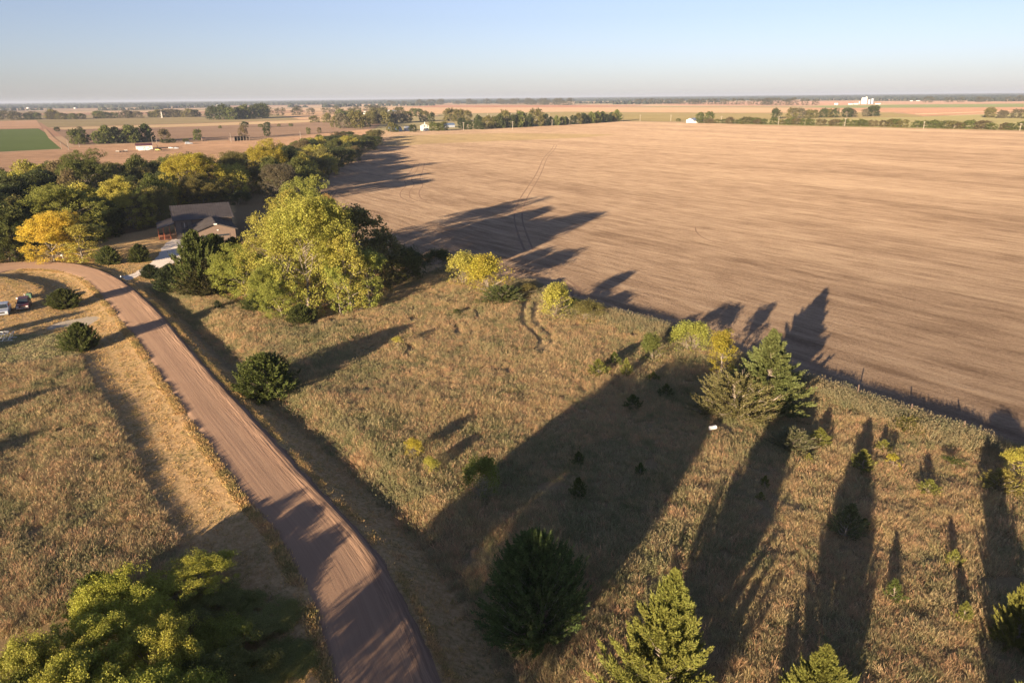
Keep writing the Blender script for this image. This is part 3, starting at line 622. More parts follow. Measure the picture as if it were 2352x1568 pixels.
PR = {   # kind: (meshes, height, width)
    'cw_low': [(proto('cottonwood', B_(s, 5, 6.5, 62000, .09, 6, puff=.075, upsweep=.9, trunk=.2, skirt=60, low=.1, open_=.55), 'leaf', 'pale_bark'), 5, 7) for s in (11, 12)],
    'cw': [(proto('cottonwood', B_(s, 15, 12, 60000, .21, 6, puff=.05, upsweep=.8, skirt=170, low=.02, open_=.45), 'leaf', 'pale_bark'), 15, 12) for s in (21, 22, 23, 24)],
    'spire': [(proto('poplar', B_(s, 13, 5.5, 12000, .24, 5, open_=.15, upsweep=1., puff=.045, skirt=110, low=.05), 'leaf', 'pale_bark'), 13, 5.5) for s in (31, 32)],
    'round': [(proto('roundtree', B_(s, 10, 10, 17000, .28, 6, puff=.065, trunk=.2, skirt=90, low=.12), 'leaf', 'bark'), 10, 10) for s in (41, 42, 43)],
    'bush': [(proto('bush', B_(s, 4, 4.4, 9000, .15, 5, stems=5, puff=.075, upsweep=.7, skirt=110, low=.02), 'leaf', 'bark'), 4, 4.4) for s in (51, 52, 53)],
    'sapling': [(proto('sapling', B_(s, 2.6, 1.8, 1500, .10, 4, trunk=.3, puff=.07, skirt=14), 'leaf', 'bark'), 2.6, 1.8) for s in (61, 62)],
    'bare': [(proto('bare_shrub', B_(71, 3, 3.2, 250, .08, 6, stems=1, trunk=.12, puff=.05, skirt=0, open_=.7), 'leaf', 'bark'), 3, 3.2)],
    'cedar_near': [(proto('cedar', conifer(81, 5, 4.6, 420, 26, 11, .17, 'ovoid', rise=.8, lobes=.10), 'needle', 'bark'), 5, 4.6), (proto('cedar', conifer(82, 5, 4.4, 250, 34, 12, .17, 'cone', rise=.45, lobes=.16, rough=.16, spread=.42), 'needle', 'bark'), 5, 4.4)],
    'cedar': [(proto('cedar', conifer(s, 4.5, 4.4, 190, 18, 8, .27, 'ovoid', rise=.7, lobes=.16, spray_w=.42, rough=.14), 'needle', 'bark'), 4.5, 4.4) for s in (83, 84, 85)],
    'fir': [(proto('tall_cedar', conifer(86, 8, 5.4, 230, 26, 9, .30, 'cone', rise=.15, lobes=.2, spray_w=.4, rough=.22, spread=.35), 'needle', 'bark'), 8, 5.4)],
    'juniper': [(proto('juniper', conifer(87, 4, 6, 230, 20, 8, .27, 'dome', rise=.4, lobes=.26, bare=60, rough=.2, spread=.45), 'needle', 'bark'), 4, 6)],
    'small': [(proto('small_cedar', conifer(s, 1.6, 1.5, 45, 9, 8, .17, 'cone', rise=.6, lobes=.25, rough=.25), 'needle', 'bark'), 1.6, 1.5) for s in (88, 89)],
    'wood': [(proto('wood_tree', B_(s, 11, 11, 10000, .40, 5, puff=.08, trunk=.18, skirt=90, low=.02), 'leaf', 'bark'), 11, 11) for s in (91, 92, 93, 94)],
    'far': [(proto('far_tree', B_(s, 10, 10, 1700, .85, 4, puff=.11, trunk=.15, skirt=90, low=.02), 'leaf', 'bark', True), 10, 10) for s in (101, 102, 103, 104)],
    'farcedar': [(proto('far_cedar', conifer(s, 9, 6, 60, 8, 4, 1.0, 'ovoid', spray_w=.6), 'needle', 'bark', True), 9, 6) for s in (105, 106)],
}
rng = random.Random(5)
NAMES = {'cw_low': ('cottonwood_tree', 'tree'), 'cw': ('cottonwood_tree', 'tree'), 'spire': ('poplar_tree', 'tree'), 'round': ('broadleaf_tree', 'tree'), 'bush': ('leafy_shrub', 'shrub'),
         'sapling': ('young_tree', 'sapling'), 'bare': ('bare_shrub', 'shrub'), 'cedar_near': ('cedar_tree', 'cedar'), 'cedar': ('cedar_tree', 'cedar'), 'fir': ('tall_cedar', 'cedar'),
         'juniper': ('juniper_shrub', 'juniper'), 'small': ('cedar_seedling', 'cedar seedling'), 'wood': ('broadleaf_tree', 'tree'), 'far': ('broadleaf_tree', 'tree'), 'farcedar': ('cedar_tree', 'cedar')}
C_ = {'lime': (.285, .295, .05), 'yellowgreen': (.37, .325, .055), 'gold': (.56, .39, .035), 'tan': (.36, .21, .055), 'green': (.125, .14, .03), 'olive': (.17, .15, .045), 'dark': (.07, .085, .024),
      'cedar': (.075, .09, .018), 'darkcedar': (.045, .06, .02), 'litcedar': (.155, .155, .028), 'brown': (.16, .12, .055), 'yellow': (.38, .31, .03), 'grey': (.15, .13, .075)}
def tree(kind, x, y, h, wd, col, label, group=None, var=None, rz=None, zoff=0.):
    ps = PR[kind]; me, H0, W0 = ps[(rng.randrange(len(ps)) if var is None else var) % len(ps)]; nm, cat = NAMES[kind]
    z = hz(x, y) if (-140 < x < 120 and y < 190) else 0.
    rz = rng.uniform(0, 6.28) if rz is None else rz; c = C_[col] if isinstance(col, str) else col; k = rng.uniform(.88, 1.12)
    cc = (c[0] * k, c[1] * k * rng.uniform(.96, 1.04), c[2] * k, 1); sc = (wd / W0, wd / W0, h / H0)
    if not isinstance(me, tuple):
        o = link(nm, me); o.location = (x, y, z + zoff); o.rotation_euler = (0, 0, rz); o.scale = sc; o.color = cc; return tag(o, label, cat, group)
    r = empty(nm, (x, y, z + zoff), rz, label, cat, group); r.scale = sc
    if kind.startswith('cedar') or kind in ('fir', 'small', 'juniper'): r.rotation_euler = (rng.uniform(-.07, .07), rng.uniform(-.07, .07), rz); r.scale = (sc[0] * rng.uniform(.9, 1.12), sc[1] * rng.uniform(.88, 1.1), sc[2])
    a = link('crown', me[0], r); a.color = cc; b = link('trunk' if kind not in ('bush', 'bare', 'juniper') else 'stems', me[1], r); return r
def T(kind, xb, yb, yt, wpx, col, label, group=None, var=None, rz=None):
    """plant whose foot, top and width were measured on the photograph"""
    g = G(xb, yb); z0 = hz(*g) if (-140 < g[0] < 120 and g[1] < 190) else 0.
    dep = np.array([*g, z0 - H]) @ FWD; lo_, hi_ = .2, 40.
    for _ in range(30):
        m_ = (lo_ + hi_) / 2
        if proj((*g, m_))[1] > yt: lo_ = m_
        else: hi_ = m_
    if kind not in ('small', 'sapling'):      # tall plants lean outward in a wide view: put the crown, not the foot, at the measured x
        g = G(xb + (xb - proj((*g, m_ * .6))[0]), yb)
    return tree(kind, g[0], g[1], m_, wpx / FPX * dep, col, label, group, var, rz)
# --- nearest plants
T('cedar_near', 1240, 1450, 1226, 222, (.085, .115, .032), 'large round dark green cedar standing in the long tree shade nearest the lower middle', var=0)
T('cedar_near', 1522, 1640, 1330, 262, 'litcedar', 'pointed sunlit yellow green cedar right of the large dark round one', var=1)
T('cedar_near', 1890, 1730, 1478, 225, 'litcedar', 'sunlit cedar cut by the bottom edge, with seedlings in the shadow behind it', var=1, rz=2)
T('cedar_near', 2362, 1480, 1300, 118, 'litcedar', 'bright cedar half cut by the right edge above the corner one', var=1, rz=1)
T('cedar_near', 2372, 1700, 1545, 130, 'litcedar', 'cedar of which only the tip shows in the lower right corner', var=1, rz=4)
T('cedar', 605, 898, 800, 122, 'cedar', 'lone bushy dark cedar beside the ditch on the right of the road', var=0)
T('cedar', 183, 802, 742, 76, 'cedar', 'bushy cedar just below the pale gravel pad', var=1)
T('cedar', 143, 706, 664, 62, 'cedar', 'low bushy cedar to the right of the parked maroon car', var=2)
T('cedar', 246, 607, 566, 46, 'cedar', 'cedar between the road bend and the yard, left one of two', var=0)
T('cedar', 318, 601, 561, 46, 'cedar', 'cedar at the near edge of the driveway, right one of two', var=1)
T('cedar', 205, 1400, 1292, 100, 'cedar', 'dark olive cedar poking out behind the cottonwood at the lower left', var=0)
T('cedar', 342, 637, 607, 38, 'darkcedar', 'smallest cedar at the mouth of the gravel driveway', var=2)
T('cedar', 388, 665, 603, 66, 'darkcedar', 'middle sized cedar between the driveway mouth and the tall cedar clump', var=0)
T('cedar', 452, 668, 533, 104, 'cedar', 'tallest cedar in the clump hiding the garage wall, left side', var=1)
T('cedar', 502, 645, 540, 90, 'cedar', 'cedar in the clump before the garage gable, under its dark blue roof', var=2)
T('cedar', 536, 640, 548, 76, 'cedar', 'cedar squeezed between the clump and the big yellow green cottonwoods', var=0)
T('cedar', 478, 672, 600, 100, (.07, .065, .02), 'lower brownish cedar at the foot of the clump before the garage', var=1)
T('small', 500, 707, 690, 24, 'darkcedar', 'tiny dark cedar alone in the grass below the cedar clump')
T('fir', 1765, 938, 757, 158, (.105, .12, .035), 'tall ragged pointed cedar on the field edge with yellow green tips', var=0)
T('juniper', 1690, 948, 862, 150, (.15, .135, .05), 'straggly brownish juniper with bare twigs at the foot of the tall pointed cedar', var=0)
T('spire', 1662, 862, 754, 66, 'yellow', 'small yellow tree with a bare thin trunk beside the tall pointed cedar', var=0)
T('bush', 1590, 806, 731, 84, 'lime', 'rounded light green shrub on the field edge left of the small yellow tree', var=0)
T('bush', 1505, 826, 758, 62, 'green', 'dark green shrub half in shade on the field edge, left of the light green one', var=1)
T('bush', 1345, 735, 690, 72, 'olive', 'olive brown shrub on the field edge right of the yellow green small tree', var=2)
T('bush', 1312, 722, 684, 44, 'dark', 'dark shrub behind the yellow green small tree on the field edge')
T('bush', 1275, 728, 645, 78, 'yellowgreen', 'small bright yellow green tree above the S shaped wheel tracks', var=0)
T('bush', 1213, 682, 650, 52, 'olive', 'olive shrub between the yellow shrub and the bright yellow green small tree')
T('juniper', 1152, 694, 660, 86, (.10, .12, .03), 'low spreading green juniper in front of the large yellow shrub', var=0, rz=1)
T('bush', 1128, 668, 580, 112, 'yellow', 'large round golden yellow shrub on the corner of the stubble field', var=1)
T('bush', 1062, 655, 578, 76, 'yellowgreen', 'yellow green shrub joined to the left side of the golden yellow one', var=2)
T('bush', 1007, 628, 568, 60, 'dark', 'very dark green shrub left of the yellow shrubs on the field corner', var=0)
T('bush', 950, 636, 563, 78, 'dark', 'wide dark green shrub between the cottonwoods and the field corner', var=1)
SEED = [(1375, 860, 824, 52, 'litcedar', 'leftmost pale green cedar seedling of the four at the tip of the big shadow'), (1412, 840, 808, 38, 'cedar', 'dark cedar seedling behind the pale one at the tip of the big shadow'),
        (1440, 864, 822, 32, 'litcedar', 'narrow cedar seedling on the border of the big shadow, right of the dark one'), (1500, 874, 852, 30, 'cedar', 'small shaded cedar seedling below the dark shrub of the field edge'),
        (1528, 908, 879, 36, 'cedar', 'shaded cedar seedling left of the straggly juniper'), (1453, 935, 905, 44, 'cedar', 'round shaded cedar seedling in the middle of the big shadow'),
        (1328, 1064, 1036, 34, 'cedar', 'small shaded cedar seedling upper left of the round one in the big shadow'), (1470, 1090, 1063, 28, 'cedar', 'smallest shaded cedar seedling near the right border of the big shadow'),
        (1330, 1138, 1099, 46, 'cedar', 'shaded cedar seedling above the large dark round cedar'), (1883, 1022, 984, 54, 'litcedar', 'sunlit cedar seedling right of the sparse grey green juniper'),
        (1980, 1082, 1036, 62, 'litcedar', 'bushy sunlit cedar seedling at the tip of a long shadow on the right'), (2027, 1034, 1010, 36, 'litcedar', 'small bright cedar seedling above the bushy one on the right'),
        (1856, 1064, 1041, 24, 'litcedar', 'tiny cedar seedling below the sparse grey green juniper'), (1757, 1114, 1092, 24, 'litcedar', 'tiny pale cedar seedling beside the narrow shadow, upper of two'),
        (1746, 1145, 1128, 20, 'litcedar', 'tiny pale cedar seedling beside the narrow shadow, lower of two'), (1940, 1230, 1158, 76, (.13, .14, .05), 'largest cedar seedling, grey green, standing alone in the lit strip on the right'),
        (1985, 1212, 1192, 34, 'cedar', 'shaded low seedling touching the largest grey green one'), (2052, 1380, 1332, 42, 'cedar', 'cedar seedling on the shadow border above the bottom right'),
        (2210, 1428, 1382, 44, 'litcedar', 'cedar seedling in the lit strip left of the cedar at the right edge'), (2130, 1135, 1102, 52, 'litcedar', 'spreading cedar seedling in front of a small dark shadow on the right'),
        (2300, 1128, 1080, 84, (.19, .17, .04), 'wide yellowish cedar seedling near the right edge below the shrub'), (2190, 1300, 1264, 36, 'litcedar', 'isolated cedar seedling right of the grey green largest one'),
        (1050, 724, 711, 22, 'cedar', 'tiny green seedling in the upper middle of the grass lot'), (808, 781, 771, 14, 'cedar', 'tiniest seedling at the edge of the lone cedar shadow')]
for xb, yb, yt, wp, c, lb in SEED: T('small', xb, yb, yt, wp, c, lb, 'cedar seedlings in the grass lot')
T('juniper', 1826, 1030, 988, 78, (.12, .125, .055), 'sparse grey green juniper left of a sunlit seedling below the field edge', rz=2)
T('bare', 1383, 1016, 984, 54, 'brown', 'brown leafless low shrub in the middle of the big shadow')
T('bare', 395, 625, 592, 50, 'brown', 'bare brown twiggy shrub beside the gravel driveway')
T('bush', 945, 1052, 1004, 42, 'yellow', 'small bright yellow shrub right of the ditch')
T('bush', 990, 1086, 1046, 40, 'yellowgreen', 'pale yellow green shrub just right of the bright yellow one')
T('bush', 1105, 1140, 1038, 80, (.19, .21, .035), 'larger green shrub at the left border of the big shadow')
T('sapling', 915, 800, 768, 30, 'yellowgreen', 'faint yellowish sapling in the middle of the grass lot')
T('sapling', 2052, 1080, 1040, 42, 'yellow', 'yellow sapling right of the bushy sunlit cedar seedling')
T('juniper', 2085, 985, 962, 76, (.18, .17, .04), 'low yellow green shrub sitting on the weedy field border')
T('bush', 2345, 1092, 1030, 76, 'yellowgreen', 'yellow green shrub at the right edge beside the field border')
T('sapling', 2190, 1072, 1046, 56, 'green', 'soft green sapling in the rusty grass on the right')
# --- lower left cottonwoods and the ones behind the camera that cast the long shadows
LL = 'low spreading cottonwoods at the lower left'
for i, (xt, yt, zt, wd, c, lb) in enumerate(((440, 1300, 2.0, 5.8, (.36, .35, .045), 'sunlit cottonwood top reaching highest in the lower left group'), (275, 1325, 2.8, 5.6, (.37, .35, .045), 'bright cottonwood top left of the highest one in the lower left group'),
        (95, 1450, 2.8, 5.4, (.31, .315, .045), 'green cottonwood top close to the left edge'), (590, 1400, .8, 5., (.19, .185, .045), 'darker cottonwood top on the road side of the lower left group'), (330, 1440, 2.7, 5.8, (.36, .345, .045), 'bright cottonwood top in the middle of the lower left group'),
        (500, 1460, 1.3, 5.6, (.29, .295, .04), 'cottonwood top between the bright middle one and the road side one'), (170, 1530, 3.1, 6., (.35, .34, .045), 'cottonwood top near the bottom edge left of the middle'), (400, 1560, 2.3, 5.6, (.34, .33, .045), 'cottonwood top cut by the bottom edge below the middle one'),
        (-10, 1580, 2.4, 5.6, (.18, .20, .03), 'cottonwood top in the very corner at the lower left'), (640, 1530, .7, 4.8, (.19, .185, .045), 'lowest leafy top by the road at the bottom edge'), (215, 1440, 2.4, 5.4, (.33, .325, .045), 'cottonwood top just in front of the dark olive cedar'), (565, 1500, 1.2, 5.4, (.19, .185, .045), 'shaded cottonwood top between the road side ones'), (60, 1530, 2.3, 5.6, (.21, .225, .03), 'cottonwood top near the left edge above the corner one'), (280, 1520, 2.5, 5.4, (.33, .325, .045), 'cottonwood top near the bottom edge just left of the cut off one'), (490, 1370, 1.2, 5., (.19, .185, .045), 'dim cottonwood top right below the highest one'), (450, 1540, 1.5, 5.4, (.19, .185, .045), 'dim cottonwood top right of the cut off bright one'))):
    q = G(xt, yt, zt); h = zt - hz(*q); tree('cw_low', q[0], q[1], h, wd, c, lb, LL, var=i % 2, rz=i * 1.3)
def off(al, ac, h, wd, kind='round', col='green'):
    q = SH_D * al + SH_N * ac; return tree(kind, q[0], q[1], h, wd, col, 'green tree behind the viewpoint casting a long shadow over the lot', 'trees behind the viewpoint')
off(-8, -14.6, 12.0, 6.8, 'cw'); off(4, -23.2, 6.8, 5, 'round'); off(-8, -22.2, 13.4, 7.6, 'cw'); off(-12, -17.5, 13.6, 7, 'cw'); off(-2, -18.2, 12.6, 8.5, 'cw'); off(8, -31., 3.4, 1.6, 'spire')
off(5, -74, 5.4, 5); off(0, -65.3, 5.6, 4.5); off(14, -95.5, 5.8, 5.5); off(38, -142, 4.6, 4); off(20, -100, 5.6, 3); [off(al, ac, 10.5 + (k % 3), 8, 'wood', 'dark') for k, (al, ac) in enumerate(((52, -146.5), (46, -152), (55, -157), (48, -163), (56, -169), (50, -176), (44, -183)))]; off(17, 12.5, 5.2, 6); off(19, 18, 5.4, 5); off(16, 26, 5.5, 6)
# --- the cottonwood group by the house
CW = 'cottonwoods beside the house'
T('cw', 627, 692, 470, 174, 'yellowgreen', 'yellow green cottonwood overlapping the garage roof', CW, 0)
T('cw', 690, 718, 440, 180, (.30, .275, .045), 'big light green cottonwood at the front of the group by the house', CW, 1)
T('cw', 655, 645, 430, 180, 'yellowgreen', 'tall yellow green cottonwood in the middle of the group by the house', CW, 2)
T('cw', 702, 600, 397, 140, 'lime', 'tallest cottonwood of the group, green crown against the stubble field', CW, 3)
T('cw', 745, 640, 442, 105, 'tan', 'tan orange cottonwood near the top of the group', CW, 0, 2)
T('cw', 560, 678, 552, 150, (.27, .28, .045), 'low branching green cottonwood next to the cedar clump', CW, 3, 1)
T('cw', 755, 700, 510, 130, 'yellowgreen', 'yellow green cottonwood at the right flank of the group', CW, 1, 3)
T('spire', 800, 718, 525, 80, 'yellowgreen', 'slender pale poplar with white limbs on the right of the group', 'slender poplars', 0)
T('spire', 842, 706, 565, 72, 'lime', 'second slender poplar, rightmost, in front of the dark trees', 'slender poplars', 1)
T('spire', 775, 722, 580, 60, 'lime', 'shortest slender poplar at the front right of the cottonwoods', 'slender poplars', 0, 3)
T('cw', 640, 728, 600, 120, 'lime', 'low front cottonwood at the grass edge below the group', CW, 2, 1)
T('wood', 818, 612, 466, 150, (.20, .18, .05), 'round olive green tree right of the tan orange cottonwood', var=0)
T('wood', 880, 650, 530, 115, (.13, .125, .04), 'dark olive tree in the shade between poplars and field corner', var=1)
T('wood', 850, 675, 560, 110, 'olive', 'shaded olive tree behind the rightmost slender poplar', var=2)
T('wood', 925, 645, 570, 90, 'green', 'small dark tree at the right end of the shaded clump', var=0)
T('cedar', 590, 714, 672, 64, 'cedar', 'dark low cedar at the left foot of the cottonwood group', var=0)
T('cedar', 690, 742, 700, 66, 'cedar', 'dark low cedar at the front foot of the cottonwood group', var=1)
# --- roadside left
T('cw', 110, 603, 480, 130, 'gold', 'golden yellow tree beside the bend of the road', var=0)
T('spire', 178, 604, 508, 84, 'yellowgreen', 'slim green and yellow tree right of the golden yellow one', var=1)
T('cw', 160, 565, 418, 150, 'lime', 'bright green cottonwood behind the golden yellow tree', var=0)
T('cw', 215, 548, 445, 100, 'green', 'darker green cottonwood between the golden tree and the house lawn', var=1)
T('cw', 295, 525, 400, 112, 'yellowgreen', 'yellow tinted cottonwood at the back of the yard left of the house', var=2)
T('cw', 340, 520, 425, 90, 'olive', 'olive cottonwood at the back of the yard nearest the house', var=3)
T('cw', 425, 468, 348, 118, 'yellow', 'bright yellow green cottonwood beyond the house roof', var=1)
T('cw', 462, 470, 395, 110, 'olive', 'dull olive tree right behind the brown roof', var=2)
T('cw', 605, 428, 314, 92, 'yellow', 'tall tree with golden top in the creek wood', var=3)
T('cw', 560, 445, 342, 100, 'olive', 'olive green tree left of the golden topped one in the creek wood', var=0)
T('cw', 640, 470, 372, 90, 'grey', 'greyish green tree with pale branches right of the golden topped one', var=1)
T('cw', 200, 470, 338, 120, 'green', 'tall dark and light green cottonwood on the far left behind the bright green one', var=3)
T('cw', 5, 600, 480, 90, 'green', 'green tree cut by the left edge below the leaning pole', var=2)
T('cw', -30, 560, 440, 100, 'dark', 'dark tree mostly outside the left edge', var=1)
# --- creek wood
def fill(poly, spacing, seed, avoid):
    rs = np.random.RandomState(seed); lo_, hi_ = poly.min(0), poly.max(0); pts = []
    for _ in range(9000):
        q = rs.uniform(lo_, hi_)
        if not inpoly(q[None], poly)[0]: continue
        sp = spacing * (1 + max(0, q[1] - 250) / 500)
        if all(math.hypot(q[0] - a, q[1] - b) > sp for a, b in pts) and all(math.hypot(q[0] - a, q[1] - b) > r for a, b, r in avoid): pts.append((q[0], q[1]))
    return pts
CREEK = GP([(-60, 600), (-60, 465), (0, 455), (120, 440), (230, 420), (350, 430), (450, 425), (560, 405), (640, 375), (700, 340), (770, 322), (868, 318), (868, 333), (838, 352), (790, 378), (740, 408), (712, 436), (700, 455), (560, 455), (400, 462), (385, 515), (330, 528), (240, 545), (160, 562), (60, 598)])
avoid = [(*G(105, 603), 8), (*G(425, 468), 7), (*G(605, 428), 8), (*G(200, 470), 7), (*G(160, 565), 7), (*G(295, 525), 6), (*G(20, 500), 6)]
cl = {'dark': 'dark green tree packed in the creekside wood left of the stubble field', 'green': 'mid green tree packed in the creekside wood left of the stubble field', 'olive': 'olive green tree packed in the creekside wood left of the stubble field', 'brown': 'brownish thinning tree in the creekside wood left of the stubble field', 'yellowgreen': 'yellow green tree standing out of the creekside wood left of the stubble field', 'tan': 'tan coloured tree in the creekside wood left of the stubble field'}
rsx = np.random.RandomState(3)
for (x, y) in fill(CREEK, 8.6, 4, avoid):
    c = rsx.choice(['dark', 'dark', 'dark', 'green', 'green', 'olive', 'olive', 'yellowgreen', 'brown'])
    h = rsx.uniform(7.5, 12.5) if y < 300 else rsx.uniform(6, 9.5) * (.8 if y > 420 else 1)
    tree('wood', x, y, h, rsx.uniform(8.5, 12) * (1 if y < 300 else 1.15), c, cl[c], 'trees of the creekside wood (%s)' % c)
# yard edge behind the house: dark evergreens
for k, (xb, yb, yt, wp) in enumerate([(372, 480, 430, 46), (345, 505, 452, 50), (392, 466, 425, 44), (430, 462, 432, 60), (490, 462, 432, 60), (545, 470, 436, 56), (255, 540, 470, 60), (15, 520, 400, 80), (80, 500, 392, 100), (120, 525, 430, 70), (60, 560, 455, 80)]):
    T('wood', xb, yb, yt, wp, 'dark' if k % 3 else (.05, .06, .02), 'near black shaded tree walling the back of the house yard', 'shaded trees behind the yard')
# --- far tree rows: individual trees
MASS = {}
def row(pts, step, hrange, wk, cols, label, group, jit=2., seed=1, kind='far', mass=False):
    rs = np.random.RandomState(seed); L = GP(pts); s = np.r_[0, np.cumsum(np.hypot(*np.diff(L, axis=0).T))]; t_ = 0.
    while t_ < s[-1]:
        q = np.array([np.interp(t_, s, L[:, 0]), np.interp(t_, s, L[:, 1])]) + rs.normal(0, jit, 2); h = rs.uniform(*hrange); c = cols[rs.randint(len(cols))]
        kd = kind if isinstance(kind, str) else kind[rs.randint(len(kind))]
        if mass: MASS.setdefault('m', []).append((q[0], q[1], h, h * rs.uniform(*wk), rs.uniform(0, 6.28), rs.randint(4)))
        else: tree(kd, q[0], q[1], h, h * rs.uniform(*wk), c, label, group)
        t_ += step * rs.uniform(.6, 1.4)
row([(180, 331), (250, 330), (330, 327), (352, 325)], 6.5, (8, 13), (.8, 1.1), ['dark', 'dark', 'green', 'darkcedar'], 'dark tree of the thick windbreak behind the white camper shed', 'windbreak behind the camper shed', 3, 2, ['far', 'far', 'farcedar'])
row([(172, 332), (196, 331)], 9, (7, 9), (.8, 1.), ['green', 'lime'], 'light green tree at the left end of the windbreak behind the camper shed', 'light trees at the windbreak end', 2, 3)
row([(375, 327), (480, 322), (560, 318), (640, 313), (760, 305)], 26, (5, 10), (.6, .9), ['olive', 'green', 'dark', 'brown'], 'scattered tree along the lane between camper shed and open barn', 'scattered trees along the farm lane', 5, 4)
row([(380, 329), (430, 327)], 10, (2.5, 3.5), (1.6, 2.4), ['dark', 'green'], 'low dark hedge bush right of the two pale poles by the camper shed', 'hedge bushes', 1, 5)
row([(900, 304), (960, 303), (1010, 300), (1090, 298), (1140, 296)], 11, (6, 9), (.9, 1.2), ['green', 'dark', 'olive'], 'low tree along the farmstead edge of the stubble field', 'trees before the white farmhouse', 4, 6)
row([(780, 296), (850, 288), (930, 281), (1000, 280), (1080, 281)], 13, (11, 17), (.8, 1.1), ['olive', 'green', 'dark', 'olive', 'grey'], 'tall tree in the grove behind the blue barn and white farmhouse', 'farmstead grove', 12, 7)
row([(740, 283), (820, 277), (880, 268), (960, 268)], 20, (11, 17), (.9, 1.2), ['olive', 'green', 'olive'], 'tree at the back of the farmstead grove', 'back trees of the farmstead grove', 16, 8)
row([(1060, 295), (1140, 295), (1230, 291), (1330, 285.5), (1415, 279.5)], 7.5, (8, 13.5), (.6, .85), ['dark', 'olive', 'green', 'darkcedar'], 'tree of the straight windbreak right of the white farmhouse', 'windbreak right of the farmhouse', 2, 9, ['far', 'farcedar'])
row([(1150, 292), (1240, 287)], 30, (15, 19), (.75, .9), ['olive', 'green'], 'tallest broad tree rising out of the windbreak right of the farmhouse', 'tall trees in the windbreak', 3, 10)
row([(1600, 283), (1700, 284.5), (1850, 288), (2000, 291), (2200, 296), (2420, 301)], 6.8, (4.5, 7.5), (1.3, 2.), ['olive', 'green', 'green', 'brown'], 'small tree of the long hedgerow on the far edge of the stubble field', 'hedgerow on the far field edge', 2, 11)
row([(1602, 279), (1660, 279)], 14, (10, 13), (.9, 1.1), ['dark', 'green'], 'taller dark tree beside the white barn on the far field edge', 'dark trees beside the white barn', 3, 12)
row([(1790, 273), (1900, 271), (2026, 267)], 15, (10, 14), (1., 1.3), ['dark', 'olive', 'grey'], 'rounded tree of the short thick row behind the far hedgerow', 'short row behind the hedgerow', 4, 13)
row([(2262, 270), (2300, 272), (2352, 273), (2420, 274)], 14, (9, 13), (.9, 1.2), ['green', 'grey', 'olive'], 'tree near the right edge beyond the far hedgerow', 'trees by the right edge beyond the hedgerow', 4, 14)
row([(0, 275.5), (120, 275), (250, 272), (400, 269.5), (520, 267)], 11.5, (9, 17), (1.2, 1.9), ['dark', 'green', 'olive', 'grey'], 'bluish green tree of the long far treeline across the left', 'long far treeline on the left', 8, 15)
row([(500, 274.5), (560, 275), (612, 270)], 15, (17, 25), (.9, 1.2), ['dark', 'green', 'dark'], 'tree of the dark grove at the right end of the far left treeline', 'dark grove on the left', 16, 16)
row([(620, 266.5), (700, 264), (800, 262), (880, 259)], 26, (13, 18), (1.1, 1.5), ['olive', 'grey'], 'hazy tree of the treeline between the dark grove and the farm with a tank', 'hazy treeline left of centre', 8, 17, mass=True)
for x, y, s_, lb in [(130, 302, 11, 'first round tree by the ploughed field, above the light green row'), (183, 299, 9, 'dark bush group left of the ploughed field'), (238, 298, 12, 'lone round dark tree on the pale strip'), (292, 301, 16, 'brownish tree behind the thick windbreak'),
                     (560, 293, 15, 'round tree on the near edge of the olive field, left of two'), (612, 293, 14, 'dark spreading tree on the near edge of the olive field'), (598, 293, 9, 'small tree touching the dark spreading one'), (668, 291, 8, 'bush pair east of the dark spreading tree'),
                     (640, 291, 7, 'small bush between the dark spreading tree and the bush pair'), (505, 295, 7, 'leftmost small bush on the ploughed field edge'), (722, 282, 18, 'round tree left of the farmstead grove'), (1624, 277.5, 8, 'low bush at the right of the white barn'), (1558, 279.5, 8, 'single bush left of the white barn')]:
    g = G(x, y); dep = np.array([*g, -H]) @ FWD; T('far', x, y, y - s_ * .95, s_ * 1.25, rsx.choice(['dark', 'green', 'olive']), lb)
row([(1470, 239), (1600, 240), (1700, 241), (1800, 242), (1900, 241.5)], 32, (16, 22), (1.2, 1.7), ['grey', 'olive', 'dark'], 'hazy tree of the far row left of the grain elevator', 'far row left of the grain elevator', 12, 18, mass=True)
row([(900, 243), (1000, 241), (1150, 239), (1300, 242)], 36, (18, 28), (1.2, 1.7), ['grey', 'dark', 'green'], 'hazy tree of the dark far wood in the centre', 'far wood in the centre', 34, 19, mass=True)
row([(2120, 236), (2250, 235), (2352, 233), (2450, 232)], 46, (16, 22), (1.2, 1.7), ['grey', 'olive'], 'hazy tree of the far row on the right', 'far row on the right', 20, 20, mass=True)
VV = []; FF = []; nb = 0
for x, y, h, wd, rz, v in MASS['m']:
    me = PR['far'][v][0]; co = np.empty(len(me.vertices) * 3, np.float32); me.vertices.foreach_get('co', co); co = co.reshape(-1, 3)[:2800]
    c_, s_ = math.cos(rz), math.sin(rz); co = co * [wd / 10, wd / 10, h / 10]; co = np.c_[co[:, 0] * c_ - co[:, 1] * s_ + x, co[:, 0] * s_ + co[:, 1] * c_ + y, co[:, 2]]
    VV.append(co); FF.append(np.arange(2800).reshape(-1, 4) + nb); nb += 2800
o = link('far_treeline', fastmesh('far_treeline', np.vstack(VV), [np.vstack(FF)], [M['leaf']])); o.color = (.12, .11, .06, 1)
tag(o, 'hazy lines of far trees between the distant fields', 'treeline', kind='stuff')
